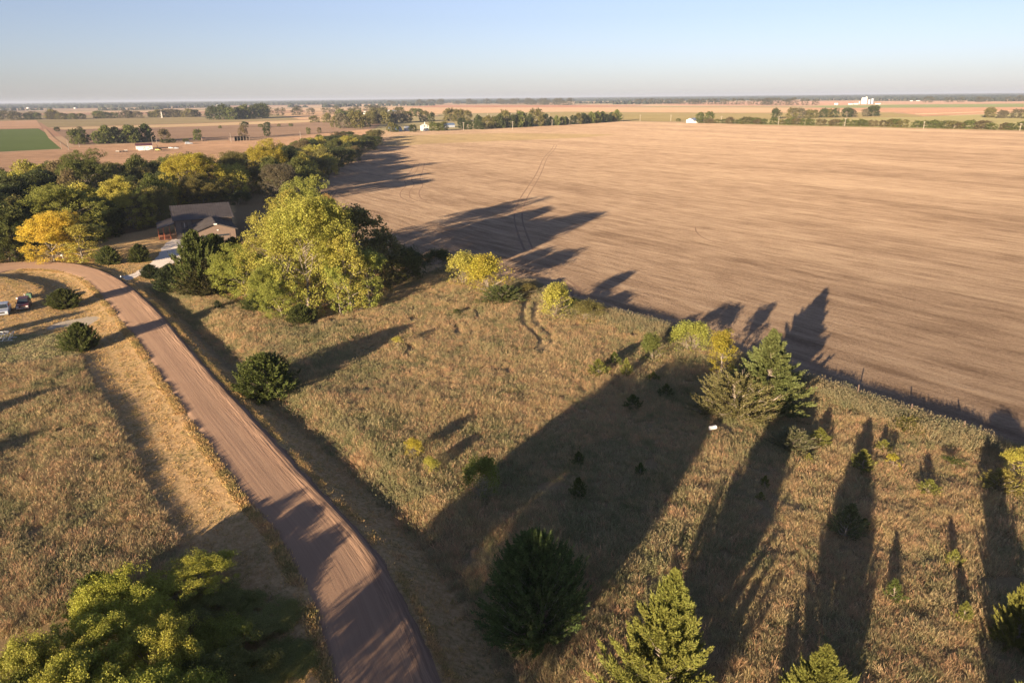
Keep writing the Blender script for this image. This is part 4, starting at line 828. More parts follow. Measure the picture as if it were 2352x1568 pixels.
# horizon woodland: one mass
rs = np.random.RandomState(77); VV = []; FF = []; nb = 0
ico = np.array([(math.cos(a) * math.cos(e), math.sin(a) * math.cos(e), math.sin(e)) for e, k in ((0, 7), (.75, 5)) for a in np.arange(k) * 2 * math.pi / k] + [(0, 0, 1.)])
icf = [(i, (i + 1) % 7, 7 + (i * 5 // 7) % 5) for i in range(7)] + [(7 + i, (i + 1) % 7 if 0 else 7 + (i + 1) % 5, 12) for i in range(5)]
icf += [(7 + j, int(round(j * 7 / 5 + 1)) % 7, 7 + (j + 1) % 5) for j in range(5)]
for band in range(46):
    D0 = 3000 * (1.05 ** band); th0 = rs.uniform(-.8, .8)
    for _ in range(rs.randint(3, 6) if D0 < 4600 else rs.randint(6, 10)):
        th0 = rs.uniform(-.82, .82); ext = rs.uniform(.06, .30) * (.4 if D0 < 4600 else 1.5); n_ = int(ext * D0 / 28)
        for k in range(n_):
            th = th0 + ext * k / n_; d_ = D0 * (1 + .02 * math.sin(th * 31)) + rs.normal(0, 12)
            r_ = rs.uniform(14, 26) * (D0 / 5000) ** .5; h_ = rs.uniform(9, 17) * (D0 / 5000) ** .25
            v = ico * np.array([r_, r_, h_]) * rs.uniform(.8, 1.2, (len(ico), 1)) + np.array([d_ * math.sin(th), d_ * math.cos(th), 0]); v[:7, 2] = -.5
            VV.append(v); FF.append(np.array(icf) + nb); nb += len(ico)
t = NT('far_foliage'); M['farwood'] = t.pbr(t.ramp(t.noise(.02, 4), [(.35, (.035, .05, .035)), (.65, (.07, .08, .05))]), .85)
tag(link('distant_woodland', fastmesh('distant_woodland', np.vstack(VV), [np.vstack(FF)], [M['farwood']], smoothf=True)), 'blue grey woodland merging into one band along the horizon', 'woodland', kind='stuff')
# ================================================================== BUILDINGS AND THINGS
t = NT('brown_metal_roof'); M['roof'] = t.pbr(t.ramp(t.noise(.8, 4), [(.3, (.062, .056, .055)), (.7, (.088, .080, .078))]), .65, 0., spec=.15)
M['roof_trim'] = simple('roof_trim', (.05, .045, .045), .5)
M['siding'] = simple('tan_siding', (.17, .13, .105), .8, var=.08, spec=.1)
M['stone'] = None
t = NT('grey_stone'); br = t.n('TexBrick'); br.inputs['Scale'].default_value = 3.2; br.inputs['Color1'].default_value = (.17, .15, .14, 1); br.inputs['Color2'].default_value = (.10, .09, .085, 1); br.inputs['Mortar'].default_value = (.22, .20, .18, 1)
co = t.n('TexCoord'); mp = t.n('Mapping'); mp.inputs['Rotation'].default_value = (math.pi / 2, 0, 0); t.l(co.outputs['Object'], mp.inputs[0]); t.l(mp.outputs[0], br.inputs[0])
M['stone'] = t.pbr(br.outputs[0], .9)
M['cedar_wood'] = simple('red_cedar_wood', (.26, .085, .04), .7)
M['maroon_roof'] = simple('maroon_roof', (.12, .045, .045), .5)
M['blue_steel'] = simple('blue_steel', (.16, .24, .36), .4, .3)
M['grey_steel'] = simple('grey_steel', (.40, .44, .48), .4, .4)
M['concrete'] = simple('concrete_wall', (.66, .63, .57), .8)
M['old_wood'] = simple('old_wood', (.12, .085, .07), .9)
M['yellow_paint'] = simple('yellow_paint', (.6, .42, .10), .5)
M['deck'] = simple('trailer_deck', (.22, .20, .18), .8)

def frame(gl, gr):
    """local frame on the ground: x from left to right, y away from the viewer"""
    d = np.array(gr) - np.array(gl); return math.atan2(d[1], d[0]), float(np.hypot(*d))
def seams(mb, x0, x1, y0, z0, y1, z1, step=.5, hh=.035):
    n = int((x1 - x0) / step)
    for i in range(n + 1):
        x = x0 + .02 + (x1 - x0 - .04) * i / n; mb.prism([(y0, z0 + .002), (y1, z1 + .002), (y1, z1 + hh), (y0, z0 + hh)], x - .012, x + .012, 'x')
def roof_x(mb, x0, x1, y0, y1, he, hr, th=.12):
    """gable roof, ridge along x"""
    ym = (y0 + y1) / 2
    mb.prism([(y0, he), (ym, hr), (ym, hr + th), (y0, he + th)], x0, x1, 'x'); mb.prism([(ym, hr), (y1, he), (y1, he + th), (ym, hr + th)], x0, x1, 'x')
def gabled(name, loc, rz, L, W, he, hr, wall, roof, label, cat, ridge='x', over=.3, extra=None, group=None):
    r = empty(name, (*loc, 0), rz, label, cat, group); mb = MB()
    if ridge == 'x': mb.prism([(0, -.2), (W, -.2), (W, he), (W / 2, hr), (0, he)], 0, L, 'x'); mb.build('wall', wall, r)
    else: mb.prism([(0, -.2), (L, -.2), (L, he), (L / 2, hr), (0, he)], 0, W, 'y'); mb.build('wall', wall, r)
    m2 = MB(); th = max(.1, hr * .03); k = (hr - he)
    if ridge == 'x': roof_x(m2, -over, L + over, -over, W + over, he + .01 - k * over / (W / 2), hr + .01, th)
    else:
        z0 = he + .01 - k * over / (L / 2)
        m2.prism([(-over, z0), (L / 2, hr + .01), (L / 2, hr + th), (-over, z0 + th)], -over, W + over, 'y'); m2.prism([(L / 2, hr + .01), (L + over, z0), (L + over, z0 + th), (L / 2, hr + th)], -over, W + over, 'y')
    m2.build('roof', roof, r)
    if extra: extra(r)
    return r
def panel(r, name, mat, x0, x1, z0, z1, y=-.03, th=.05): return MB().box(x0, x1, y, y + th, z0, z1).build(name, mat, r)
# ---------------- house with brown metal roof
O_ = np.array([-71.3, 151.0]); RZ = math.radians(26.3)
hs_ = empty('house', (O_[0], O_[1], 0), RZ, 'house with long brown metal roof, tan garage wing and cedar post porch by the driveway', 'house')
MB().prism([(0, -.2), (14.6, -.2), (14.6, 4.1), (7.3, 6.15), (0, 4.1)], 0, 11.4, 'x').build('wall', M['siding'], hs_)
mb = MB(); roof_x(mb, -.35, 11.8, -.45, 15.05, 4.0, 6.18, .14); seams(mb, -.33, 11.78, -.44, 4.142, 7.29, 6.32); rf = mb.build('roof', M['roof'], hs_)
MB().box(-.38, -.351, -.47, 15.07, 3.95, 4.02).prism([(-.47, 3.93), (7.3, 6.12), (15.07, 3.93), (15.07, 4.16), (7.3, 6.34), (-.47, 4.16)], -.41, -.352, 'x').build('fascia', M['roof_trim'], rf)
MB().prism([(-.47, 3.93), (7.3, 6.12), (15.07, 3.93), (15.07, 4.16), (7.3, 6.34), (-.47, 4.16)], 11.802, 11.86, 'x').build('fascia', M['roof_trim'], rf)
MB().box(.0, 3.4, -.10, -.003, 0, 3.95).build('stone_cladding', M['stone'], hs_)
MB().box(-.06, .1, -.14, -.101, 0, 3.95).box(3.3, 3.42, -.14, -.101, 0, 3.95).box(-.06, 3.42, -.15, -.142, 0, .65).build('corner_trim', M['roof_trim'], hs_)
for x0, x1, z0, z1, nm in ((1.25, 2.35, 2.3, 3.55, 'window'), (1.3, 2.6, .02, 1.95, 'entry_door')):
    wi = MB().box(x0 - .1, x1 + .1, -.17, -.152, z0 - .0, z1 + .1).build(nm, M['roof_trim'], hs_)
    MB().box(x0, x1, -.19, -.172, z0 + .08, z1).build('pane', M['glass'], wi)
    if nm == 'window': MB().box((x0 + x1) / 2 - .03, (x0 + x1) / 2 + .03, -.20, -.192, z0 + .08, z1).build('mullion', M['white_paint'], wi)
wi = MB().box(6.2, 7.4, -.04, -.003, 4.0 - .9, 4.0 - .2).build('window', M['roof_trim'], hs_); MB().box(6.3, 7.3, -.06, -.042, 3.2, 3.7).build('pane', M['glass'], wi)
# garage wing, gable to the viewer
MB().prism([(3.5, -.2), (10.9, -.2), (10.9, 3.05), (7.2, 4.35), (3.5, 3.05)], -10.2, -.02, 'y').build('garage_wall', M['siding'], hs_)
mb = MB(); mb.prism([(3.1, 2.93), (7.2, 4.37), (7.2, 4.51), (3.1, 3.07)], -10.6, -.46, 'y'); mb.prism([(7.2, 4.37), (11.3, 2.93), (11.3, 3.07), (7.2, 4.51)], -10.6, -.46, 'y')
for i in range(20):
    y = -10.5 + i * .52; mb.prism([(3.1, 3.072), (7.18, 4.512), (7.18, 4.547), (3.1, 3.107)], y - .012, y + .012, 'y'); mb.prism([(7.22, 4.512), (11.3, 3.072), (11.3, 3.107), (7.22, 4.547)], y - .012, y + .012, 'y')
rf = mb.build('garage_roof', M['roof'], hs_)
MB().prism([(3.02, 2.85), (7.2, 4.32), (11.38, 2.85), (11.38, 3.1), (7.2, 4.56), (3.02, 3.1)], -10.66, -10.602, 'y').build('fascia', M['roof_trim'], rf)
MB().box(6.9, 7.5, -10.95, -10.67, 4.2, 4.42).build('floodlight', M['white_plastic'], hs_)
MB().box(7.4, 7.7, -10.32, -10.203, 2.9, 3.1).build('wall_lamp', M['lamp'], hs_)
gd = MB().box(4.6, 9.8, -10.26, -10.203, 0, 2.3).build('garage_door', M['siding'], hs_); MB().box(4.75, 9.65, -10.29, -10.262, 1.75, 2.1).build('pane', M['glass'], gd)
# porch on the left end
mb = MB().prism([(-3.6, 2.45), (-.02, 3.35), (-.02, 3.47), (-3.6, 2.57)], .3, 9.5, 'y'); mb.build('porch_roof', M['roof_trim'], hs_)
MB().box(-3.5, -.02, .3, 9.5, 0, .16).build('porch_deck', M['old_wood'], hs_)
for y in (.45, 2.6, 4.9, 7.1, 9.3): MB().box(-3.5, -3.32, y - .09, y + .09, .16, 2.46).build('porch_post', M['cedar_wood'], hs_)
for x in (-2.4, -1.2): MB().box(x - .09, x + .09, .36, .54, .16, 2.7 if x < -2 else 3.0).build('porch_post', M['cedar_wood'], hs_)
mb = MB().box(-3.45, -3.38, .5, 9.3, 1.05, 1.13).box(-3.45, -3.38, .5, 9.3, .3, .36)
for i in range(44): mb.box(-3.44, -3.39, .7 + i * .2, .74 + i * .2, .362, 1.048)
mb.box(-3.3, -1.3, .42, .49, 1.05, 1.13)
for i in range(10): mb.box(-3.2 + i * .2, -3.16 + i * .2, .43, .48, .162, 1.048)
mb.build('railing', M['cedar_wood'], hs_)
# ---------------- vehicles
def car(name, loc, yaw, body, label, cat, roofh=1.72, suv=True, L=4.7, Wd=1.88, scale=1.):
    r = empty(name, loc, yaw, label, cat); r.scale = (scale,) * 3; a = L / 2; b = Wd / 2
    prof = [(-a + .03, .38), (-a, .75), (-a + .05, 1.02), (a - 1.35, 1.05), (a - .25, .96), (a - .02, .78), (a, .42), (a - .15, .28), (-a + .12, .28)]
    MB().prism(prof, -b, b, 'y').build('body', body, r, .06)
    zr = roofh; x0, x1, x2, x3 = -a + .08, -a + .42, a - 2.35, a - 1.42
    V = [(x0, -b + .06, 1.0), (x3, -b + .06, 1.03), (x3, b - .06, 1.03), (x0, b - .06, 1.0), (x1, -b + .22, zr), (x2, -b + .22, zr), (x2, b - .22, zr), (x1, b - .22, zr)]
    MB().add(V, [(0, 3, 2, 1), (4, 5, 6, 7), (0, 1, 5, 4), (1, 2, 6, 5), (2, 3, 7, 6), (3, 0, 4, 7)]).build('cabin', body, r, .05)
    def lerp(p, q, u): return tuple(p[i] + (q[i] - p[i]) * u for i in range(3))
    def glass(nm, A, B, C, D, u0, u1, v0, v1, o):
        def pt(u, v): p = lerp(A, B, u); q = lerp(D, C, u); s = lerp(p, q, v); return tuple(s[i] + o[i] for i in range(3))
        P4 = [pt(u0, v0), pt(u1, v0), pt(u1, v1), pt(u0, v1)]; Pb = [tuple(p[i] - o[i] * 1.6 for i in range(3)) for p in P4]
        MB().add(P4 + Pb, [(0, 1, 2, 3), (7, 6, 5, 4), (0, 4, 5, 1), (1, 5, 6, 2), (2, 6, 7, 3), (3, 7, 4, 0)]).build(nm, M['glass'], r)
    glass('windscreen', V[1], V[2], V[6], V[5], .06, .94, .12, .92, (.02, 0, .012)); glass('rear_window', V[3], V[0], V[4], V[7], .1, .9, .3, .9, (-.02, 0, .01))
    for A, B, Cc, D, o in ((V[0], V[1], V[5], V[4], (0, -.015, .004)), (V[2], V[3], V[7], V[6], (0, .015, .004))):
        for u0, u1 in ((.10, .33), (.36, .60), (.63, .88)): glass('side_window', A, B, Cc, D, u0, u1, .2, .88, o)
    for x in (-a + .85, a - .9):
        for s_ in (-1, 1):
            w_ = MB().tube((x, s_ * (b - .2), .34), (x, s_ * (b + .02), .34), .34, n=20).build('wheel', M['tyre'], r)
            MB().tube((x, s_ * (b + .021), .34), (x, s_ * (b + .035), .34), .2, n=14).build('rim', M['rim'], w_)
    for s_ in (-1, 1):
        MB().box(a - .10, a + .02, s_ * (b - .26) - .18, s_ * (b - .26) + .18, .66, .84).build('headlight', M['lamp'], r, .02)
        MB().box(-a - .02, -a + .06, s_ * (b - .16) - .09, s_ * (b - .16) + .09, .7, .95).build('tail_light', M['maroon'], r)
        MB().box(x3 - .35, x3 - .15, s_ * (b + .1) - .09, s_ * (b + .1) + .09, 1.04, 1.2).build('wing_mirror', M['black_trim'], r, .02)
    g_ = MB().box(a - .08, a + .03, -.42, .42, .62, .82).build('grille', M['black_trim'], r)
    MB().box(a + .031, a + .04, -.4, .4, .66, .69).box(a + .031, a + .04, -.4, .4, .74, .77).build('grille_bar', M['chrome'], g_)
    MB().box(a - .1, a + .08, -b + .03, b - .03, .36, .54).build('front_bumper', M['chrome'] if body == M['maroon'] else body, r, .03)
    MB().box(-a - .08, -a + .1, -b + .03, b - .03, .36, .54).build('rear_bumper', M['black_trim'], r, .03)
    return r
YAW = math.radians(-62)
def park(nm, pl, pr, body, label, cat, **k):
    gl, gr = G(*pl), G(*pr); f_ = (gl + gr) / 2; lat = (gr - gl); fw = np.array([math.cos(YAW), math.sin(YAW)])
    k.setdefault('scale', .84); c_ = f_ - fw * 2.35 * k['scale']; return car(nm, (c_[0], c_[1], hz(*c_) if c_[1] < 190 else 0), math.atan2(fw[1], fw[0]), body, label, cat, **k)
mc = park('parked_car', (39, 717), (67.5, 713), M['maroon'], 'dark maroon car with a silver grille parked on the lawn, facing the viewer', 'car', roofh=1.68)
MB().box(.1, .35, -.95 + .1, -.6, 1.7, 1.95).build('roof_box', M['white_plastic'], mc, .04)
park('parked_car', (-9, 730), (20.5, 728.5), M['silver'], 'silver blue car cut by the left edge, parked beside the maroon one', 'car', roofh=1.66)
for pl, pr, bd, lb in (((389, 341.6), (396.6, 341.2), M['white_paint'], 'small white car parked in the far pasture, left of two'), ((400, 342.2), (410, 341.6), M['silver'], 'light blue car parked in the far pasture, right of two')):
    g = (G(*pl) + G(*pr)) / 2; car('parked_car', (g[0], g[1], 0), .2, bd, lb, 'car', scale=.58)
g = G(434, 331.5); car('old_car', (g[0], g[1], 0), .3, M['grey_steel'], 'dull grey car standing under the scattered trees of the lane', 'car')
# ---------------- poles
def pole(xb, yb, yt, label, arm=True, mat='pale_pole', group=None, h=None, dz=0, r0=.16):
    g = G(xb, yb); dep = np.array([*g, -H]) @ FWD; lo_, hi_ = .5, 40.
    for _ in range(30):
        m_ = (lo_ + hi_) / 2
        if proj((*g, m_))[1] > yt: lo_ = m_
        else: hi_ = m_
    hh = h or m_; r = empty('utility_pole', (g[0], g[1], hz(*g) if g[1] < 190 else 0), dz, label, 'pole', group); k = min(1.5, max(1., dep / 420))
    MB().tube((0, 0, -.3), (0, 0, hh), r0 * k, r0 * .7 * k, 8).build('post', M[mat], r)
    if arm:
        MB().box(-1.1, 1.1, -.07 * k - r0 * k, -r0 * k * .75, hh - .75, hh - .75 + .14 * k).build('crossarm', M[mat], r)
        for x in (-1., -.45, .45, 1.): MB().tube((x, -r0 * k - .03, hh - .61 + .14 * (k - 1)), (x, -r0 * k - .03, hh - .42), .05 * k, .03 * k, 6).build('insulator', M['grey_steel'], r)
    return r
pr_ = pole(38, 548, 463, 'weathered utility pole by the left edge among the green trees', mat='pale_pole', dz=.4)
PL_ = 'utility poles along the far field road'
for xb, yb, yt, lb in ((1065, 299.8, 280.7, 'pole before the windbreak, nearest the white farmhouse'), (1177.5, 297.4, 279, 'pole before the tallest trees of the windbreak'), (1268, 289.4, 275, 'pole before the middle of the windbreak'), (1353.6, 283.4, 267.4, 'pole before the right half of the windbreak'), (1430.7, 278.6, 265, 'pole just past the right end of the windbreak'),
                       (1470, 278.8, 264, 'first pole in the gap right of the windbreak'), (1540.6, 278.6, 264, 'pole beside the single bush left of the white barn'), (1656, 283.8, 267, 'pole just right of the white barn'), (1787.5, 287, 267.7, 'pole under the left end of the short row behind the hedgerow'), (1940, 290.5, 271.5, 'pole before the hedgerow below the grain elevator'),
                       (2121, 295.5, 279, 'leaning looking pole before the right half of the hedgerow'), (2342, 301, 283, 'rightmost pole at the photo edge by the hedgerow')):
    pole(xb, yb, yt, lb, group=PL_)
for xb, yb, yt, lb in ((1063, 269.5, 258.4, 'distant pole beyond the windbreak, leftmost'), (1120, 269.5, 258.6, 'distant pole beyond the windbreak, second from left'), (1261, 270, 259, 'distant pole above the middle of the windbreak'), (1320.6, 271, 259, 'distant pole above the right half of the windbreak'), (1407, 271, 259, 'distant pole above the end of the windbreak')):
    pole(xb, yb, yt, lb, arm=False, group='distant poles beyond the windbreak')
for xb, yb, yt, lb in ((351.7, 338.5, 312.6, 'tall pale pole behind the camper shed, left of two'), (362, 341, 318.4, 'shorter pale pole behind the camper shed, right of two'), (313, 400, 374, 'thin pole standing in the creekside wood below the camper shed'), (158, 345, 321, 'pole at the corner of the green field, tallest of three'),
                       (182.7, 338.5, 327.4, 'short post at the left end of the thick windbreak'), (141.7, 343, 325.7, 'short post beside the dirt track of the green field'), (531, 327.8, 305.7, 'pole just left of the open barn'), (690.6, 320, 300.7, 'pole between open barn and farmstead grove')):
    pole(xb, yb, yt, lb, arm=False, r0=.13, group='poles around the camper farm')
# ---------------- far buildings
def far_building(name, pl, pr, ybase_depth, he, hr, wall, roof, label, cat, ridge='x', extra=None):
    gl, gr = G(*pl), G(*pr); rz, L = frame(gl, gr); return gabled(name, gl, rz, L, ybase_depth, he, hr, wall, roof, label, cat, ridge, over=.3, extra=extra)
def hp(x, yb, yt):
    g = G(x, yb); lo_, hi_ = .2, 60
    for _ in range(30):
        m_ = (lo_ + hi_) / 2
        if proj((*g, m_))[1] > yt: lo_ = m_
        else: hi_ = m_
    return m_
def shed_x(r):
    for x in (4., 7.): MB().box(x, x + .9, -.06, -.003, .7, 1.4).build('window', M['glass'], r)
far_building('camper_shed', (314, 344.2), (350.9, 342.8), 7.5, 2.3, 3.5, M['white_paint'], M['maroon_roof'], 'white shed with maroon roof in the pasture behind the parked camper', 'shed', extra=shed_x)
# camper trailer in front of it
gl = G(318.5, 347.2); gr = G(347, 346.2); rz, L = frame(gl, gr); r = empty('camper_trailer', (gl[0], gl[1], 0), rz, 'long white camper trailer parked along the front of the white shed', 'camper'); r.scale = (1, .8, .55)
MB().prism([(0, .55), (L - 1.5, .55), (L, 1.5), (L, 2.9), (L - .3, 3.1), (.2, 3.1), (0, 2.8)], 0, 2.4, 'y').build('body', M['white_plastic'], r, .08)
for x in (L * .36, L * .72): MB().box(x, x + .9, -.03, -.002, 1.7, 2.3).build('window', M['glass'], r)
MB().box(L * .52, L * .52 + .65, -.03, -.002, .7, 2.5).build('camper_door', M['grey_steel'], r); MB().box(.6, L - 1.2, -.02, -.002, 1.15, 1.35).build('stripe', M['green_box'], r)
for x in (L * .4, L * .4 + .95):
    for y in (.05, 2.15): MB().tube((x, y, .36), (x, y + .2, .36), .36, n=14).build('wheel', M['tyre'], r)
g = G(356.5, 348); r = empty('yellow_implement', (g[0], g[1], 0), .1, 'small yellow machine on wheels at the right of the camper', 'machine')
MB().box(0, 2.2, 0, 1.2, .5, 1.3).prism([(2.2, .5), (2.9, .6), (2.9, .8), (2.2, 1.1)], .3, .9, 'y').build('body', M['yellow_paint'], r, .05)
for x in (.5, 1.7):
    for y in (-.2, 1.22): MB().tube((x, y, .35), (x, y + .18, .35), .35, n=12).build('wheel', M['tyre'], r)
T('far', 365, 345.5, 340, 13, 'dark', 'low round dark green bush between the yellow machine and the two pale poles')
g0 = G(274, 350.5); g1 = G(294, 348.5); rz, L = frame(g0, g1); r = empty('flatbed_trailer', (g0[0], g0[1], 0), rz, 'grey flatbed farm trailer lying in the pasture left of the camper shed', 'trailer'); r.scale = (1, 1, .6)
MB().box(0, L, 0, 2.3, .75, .95).build('deck', M['deck'], r); MB().box(0, .12, 0, 2.3, .952, 1.9).box(L - .12, L, 0, 2.3, .952, 1.9).build('end_rack', M['deck'], r); MB().box(-1.8, 0, 1.05, 1.25, .7, .85).build('drawbar', M['deck'], r)
for x in (.9, L - .9):
    for y in (-.05, 2.1): MB().tube((x, y, .38), (x, y + .22, .38), .38, n=12).build('wheel', M['tyre'], r)
# open sided barn
gl, gr = G(538.5, 324.6), G(573, 322.6); rz, L = frame(gl, gr); r = empty('open_barn', (gl[0], gl[1], 0), rz, 'long low open fronted wooden barn beside the farm lane', 'barn')
MB().prism([(-.5, 3.2), (7.5, 2.4), (7.5, 2.6), (-.5, 3.42)], -.3, L + .3, 'x').build('roof', M['old_wood'], r); MB().box(0, L, 6.9, 7.1, 0, 2.4).box(0, .15, 0, 6.89, 0, 2.5).box(L - .15, L, 0, 6.89, 0, 2.5).build('wall', M['old_wood'], r)
for i in range(6): MB().box(i * L / 5 - .12, i * L / 5 + .12, -.32, -.1, 0, 3.15).build('barn_post', M['wood_pole'], r)
far_building('small_shed', (465, 324), (472, 323.7), 2.5, 2.1, 2.5, M['old_wood'], M['roof_trim'], 'tiny dark shed between scattered lane trees', 'shed')
# farmstead
gl, gr = G(911, 302.3), G(926, 302); rz, L = frame(gl, gr); r = empty('quonset_barn', (gl[0], gl[1], 0), rz + .5, 'blue grey round roofed barn at the left of the white farmhouse', 'barn')
q = [(L / 2 - L / 2 * math.cos(a), 1.3 + (L * .52) * math.sin(a)) for a in np.linspace(0, math.pi, 14)]
MB().prism([(0, -.2)] + q + [(L, -.2)], 0, 14, 'y').build('shell', M['blue_steel'], r); MB().box(L * .28, L * .72, -.06, -.003, 0, 3.).build('barn_door', M['grey_steel'], r)
far_building('farm_shed', (933, 300.6), (948, 300.2), 8, hp(940, 300.4, 293.5), hp(940, 300.4, 290.8), M['grey_steel'], M['grey_steel'], 'grey roofed farm shed half hidden between barn and farmhouse', 'shed')
def fh(r):
    for x in (1.2, 3.8):
        for z in (1.2, 3.4): MB().box(x, x + .8, -.05, -.003, z, z + 1.1).build('window', M['glass'], r)
    MB().box(2.6, 3.2, 3., 3.6, 5.2, 7.6).build('chimney', M['concrete'], r)
far_building('farmhouse', (972, 300.8), (985.5, 300.4), 8, hp(978, 300.6, 290), hp(978, 300.6, 286.2), M['white_paint'], M['white_paint'], 'white two storey farmhouse among trees behind the stubble field', 'house', 'y', fh)
far_building('long_shed', (1017, 293.2), (1045, 292.6), 12, hp(1030, 293, 287.5), hp(1030, 293, 283.7), M['grey_steel'], M['blue_steel'], 'long shed with pale blue roof behind trees right of the farmhouse', 'shed')
def wb(r): MB().box(2., 4.6, -.06, -.003, 0, 3.2).build('barn_door', M['grey_steel'], r)
far_building('white_barn', (1576, 282.4), (1592, 282.6), 14, hp(1584, 282.5, 276.3), hp(1584, 282.5, 272), M['white_paint'], M['grey_steel'], 'bright white gabled barn alone on the far edge of the stubble field', 'barn', 'y', wb)
far_building('white_annex', (1592.3, 282.6), (1604, 282.8), 9, hp(1598, 282.5, 278), hp(1598, 282.5, 276), M['white_paint'], M['roof_trim'], 'low white annex joined to the right of the white barn', 'shed')
# farm with tank
gt = G(842, 262.5); k = (np.array([*gt, -H]) @ FWD) / FPX; r = empty('storage_tank', (gt[0], gt[1], 0), 0, 'white round storage tank of the far farm above the grove', 'tank')
MB().tube((0, 0, 0), (0, 0, 6 * k), 7.5 * k, n=24).build('shell', M['white_paint'], r); MB().tube((0, 0, 6.02 * k), (0, 0, 7.4 * k), 7.5 * k, .5, 24).build('cone_roof', M['concrete'], r)
far_building('farm_shed', (808, 262), (832, 261.6), 12, hp(820, 262, 259), hp(820, 262, 257.8), M['concrete'], M['grey_steel'], 'long low pale shed left of the white storage tank', 'shed')
far_building('farm_shed', (884, 257.5), (897, 257.2), 12, hp(890, 257.5, 254.2), hp(890, 257.5, 252.8), M['white_paint'], M['concrete'], 'white shed behind the storage tank farm, left of the grey one', 'shed')
far_building('farm_shed', (900, 257.5), (911, 257.2), 12, hp(905, 257.5, 254.4), hp(905, 257.5, 253), M['grey_steel'], M['grey_steel'], 'grey shed of the storage tank farm, rightmost', 'shed')
# grain elevator
def cyl(nm, px, yb, yt, wpx, mat, parent, o, rz, cone=0.):
    g = G(px, yb); k = (np.array([*g, -H]) @ FWD) / FPX; hh = hp(px, yb, yt); v = g - o; return MB().tube((v[0], v[1], 0), (v[0], v[1], hh), wpx * k / 2, n=18).build(nm, M[mat], parent)
o0 = G(1983, 239.6); el = empty('grain_elevator', (o0[0], o0[1], 0), 0, 'tall cream concrete grain elevator with silos far off on the right', 'grain elevator')
for px in (1979.6, 1983.8, 1988): cyl('silo', px, 239.6, 226.2, 4.6, 'concrete', el, o0, 0)
hh = hp(1983, 239.6, 226.2); k = (np.array([*o0, -H]) @ FWD) / FPX
MB().box(-4.5 * k, 6.5 * k, -1.6 * k, 1.6 * k, hh + .03, hh + 2 * k).build('headhouse', M['concrete'], el); MB().box(4.2 * k, 6 * k, -1 * k, 1 * k, hh + 2 * k + .03, hh + 4 * k).build('leg_tower', M['concrete'], el)
cyl('silo', 1973.4, 239.8, 233.2, 2.8, 'concrete', el, o0, 0); cyl('steel_bin', 1995.5, 239.6, 228.8, 6., 'grey_steel', el, o0, 0); cyl('steel_bin', 2002.5, 239.4, 226.6, 6.6, 'grey_steel', el, o0, 0)
for xl, xr, yb, dh, lb in ((1916, 1924.5, 241, 3.2, 'white box shaped building left of the grain elevator'), (1948, 1958.5, 240.6, 2.2, 'low white building between the box shaped one and the elevator'), (1960, 1971, 240.3, 2.4, 'white shed touching the foot of the grain elevator'), (2010, 2022, 240, 1.2, 'very low pale shed right of the grain elevator'),
                           (1537.5, 1550, 235.4, 1.9, 'long white building on the rose coloured fields'), (61, 65, 250, 2.4, 'white farm building near the left end of the horizon'), (169.5, 173, 250, 2., 'small white house below the horizon left of the thin tower'), (497, 502, 243.4, 2.2, 'white house below the horizon above the dark grove'), (715, 721, 238.2, 1.6, 'faint white house near the horizon above the farm with the tank'),
                           (2090, 2096, 232.8, 1.5, 'white house near the horizon right of the elevator, left of two'), (2104, 2112, 232.6, 1.3, 'white house near the horizon right of the elevator, right of two'), (1922, 1926, 230., 1.8, 'white house close to the horizon above the box shaped building'), (1690, 1695, 229.6, 1.2, 'tiny white house at the horizon left of the elevator')):
    far_building('farm_building', (xl, yb), (xr, yb - .03), 12, max(2.2, hp((xl + xr) / 2, yb, yb - dh)), max(3., hp((xl + xr) / 2, yb, yb - dh) * 1.35), M['white_paint'], M['white_paint'], lb, 'building')
g = G(372, 271); r = empty('lattice_tower', (g[0], g[1], 0), 0, 'slender pale tower sticking out of the long far treeline', 'tower'); ht = hp(372, 271, 257.5)
for sx, sy in ((-1, -1), (1, -1), (1, 1), (-1, 1)): MB().tube((sx * .9, sy * .9, 0), (sx * .25, sy * .25, ht), .25, .15, 6).build('tower_leg', M['concrete'], r)
MB().tube((0, 0, ht), (0, 0, ht + 2), .4, .15, 8).build('tower_cap', M['concrete'], r)
# ---------------- small things near the road
g = G(70, 691.5); r = empty('utility_box', (g[0], g[1], hz(*g)), .3, 'green metal utility box with a white marker post on the lawn', 'utility box'); r.scale = (.75,) * 3
MB().box(-.45, .45, -.4, .4, 0, .85).build('cabinet', M['green_box'], r, .03); MB().prism([(-.5, .852), (.5, .852), (.5, .9), (0, 1.), (-.5, .9)], -.45, .45, 'y').build('lid', M['green_box'], r)
MB().tube((-.62, -.5, 0), (-.62, -.5, 1.05), .06, n=8).build('marker_post', M['white_paint'], r)
def marker(px, py, label, hgt=1.3, nm='marker_post'):
    g = G(px, py); r = empty(nm, (g[0], g[1], hz(*g)), .2, label, 'marker'); MB().tube((0, 0, -.2), (0, 0, hgt), .05, .05, 8).build('post', M['white_paint'], r)
    return r
r = marker(146.5, 601.5, 'white mailbox on a thin post beside the bend of the road', 1.15, 'mailbox'); MB().prism([(-.16, 1.15), (.16, 1.15), (.16, 1.32), (.1, 1.42), (0, 1.46), (-.1, 1.42), (-.16, 1.32)], -.45, .2, 'y').build('box', M['white_paint'], r)
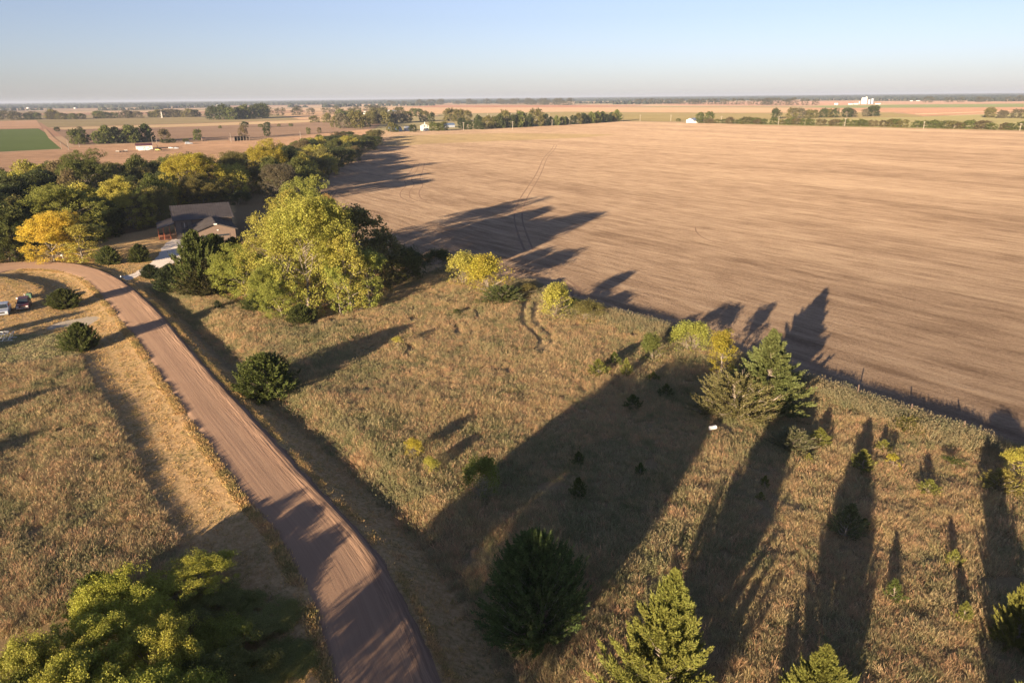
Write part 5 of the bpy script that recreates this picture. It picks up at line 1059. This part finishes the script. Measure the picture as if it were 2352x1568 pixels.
for px, py, lb in ((60.5, 597, 'small white jug lying under the trees left of the golden tree'), (278.5, 640, 'white stone at the mouth of the gravel driveway')):
    g = G(px, py); r = MB().tube((0, 0, .0), (0, 0, .28), .2, .17, 10).tube((0, 0, .28), (.0, 0, .42), .17, .06, 10).build('white_jug' if 'jug' in lb else 'white_stone', M['white_plastic'], bevel=.02); r.location = (g[0], g[1], hz(*g)); r.scale = (.7,) * 3; tag(r, lb, 'jug' if 'jug' in lb else 'stone')
# white drum in the prairie grass
g = G(1637, 990); r = empty('white_drum', (g[0], g[1], hz(*g) + .42), .35, 'white plastic drum lying in the grass below the straggly juniper', 'drum')
MB().tube((-.34, 0, .06), (.3, 0, .06), .18, .18, 16).build('shell', M['white_plastic'], r, .02); MB().tube((.301, 0, .06), (.34, 0, .06), .15, .15, 16).build('lid', M['wood_pole'], r)
# folded white lattice frame at left edge
g = G(2, 783); r = empty('metal_frame', (g[0], g[1], hz(*g) + .03), math.radians(15), 'white lattice metal frame standing on the rough grass at the left edge', 'frame')
mb = MB()
for y in (-.6, .6): mb.tube((-2.2, y, .05), (1.6, y, .05), .05, n=6); mb.tube((-2.0, y * .9, .9), (.9, y * .9, .9), .05, n=6)
for i in range(6):
    x = -2 + i * .6
    for y in (-.6, .6): mb.tube((x, y, .05), (x + .5, y * .9, .9), .04, n=6)
    mb.tube((x + .5, -.54, .9), (x + .5, .54, .9), .04, n=6); mb.tube((x, -.6, .05), (x, .6, .05), .04, n=6)
mb.build('lattice', M['white_paint'], r)
# fence posts on the field edge
for px, py, hh, lb in ((1968, 916, 1.5, 'dark wooden fence post on the field edge, left of two'), (1713, 838, 1.3, 'wooden fence post hidden beside the tall pointed cedar'), (1452, 738, 1.3, 'fence post on the field edge right of the olive brown shrub'), (2090, 957, 1.3, 'wooden fence post on the weedy border above the low yellow green shrub'), (2210, 1000, 1.4, 'fence post on the weedy border near the right side')):
    g = G(px, py); r = MB().tube((0, 0, -.3), (0, 0, hh), .07, .06, 8).build('fence_post', M['old_wood'], bevel=.01); r.location = (g[0], g[1], 0); tag(r, lb, 'post', 'posts of the old field fence')
g = G(1555 + 0, 0 + 900)
# ================================================================== HAZE
t = NT('haze_air'); pv = t.n('VolumePrincipled'); pv.inputs['Density'].default_value = 9.5e-5; pv.inputs['Color'].default_value = (.50, .60, .76, 1); pv.inputs['Anisotropy'].default_value = .0
t.l(pv.outputs[0], t.out.inputs[1])
o = MB().box(-27500, 27500, -4000, 27500, -2, 60).build('haze', t.m); tag(o, kind='stuff'); o['label'] = 'pale haze in the air over the far country'
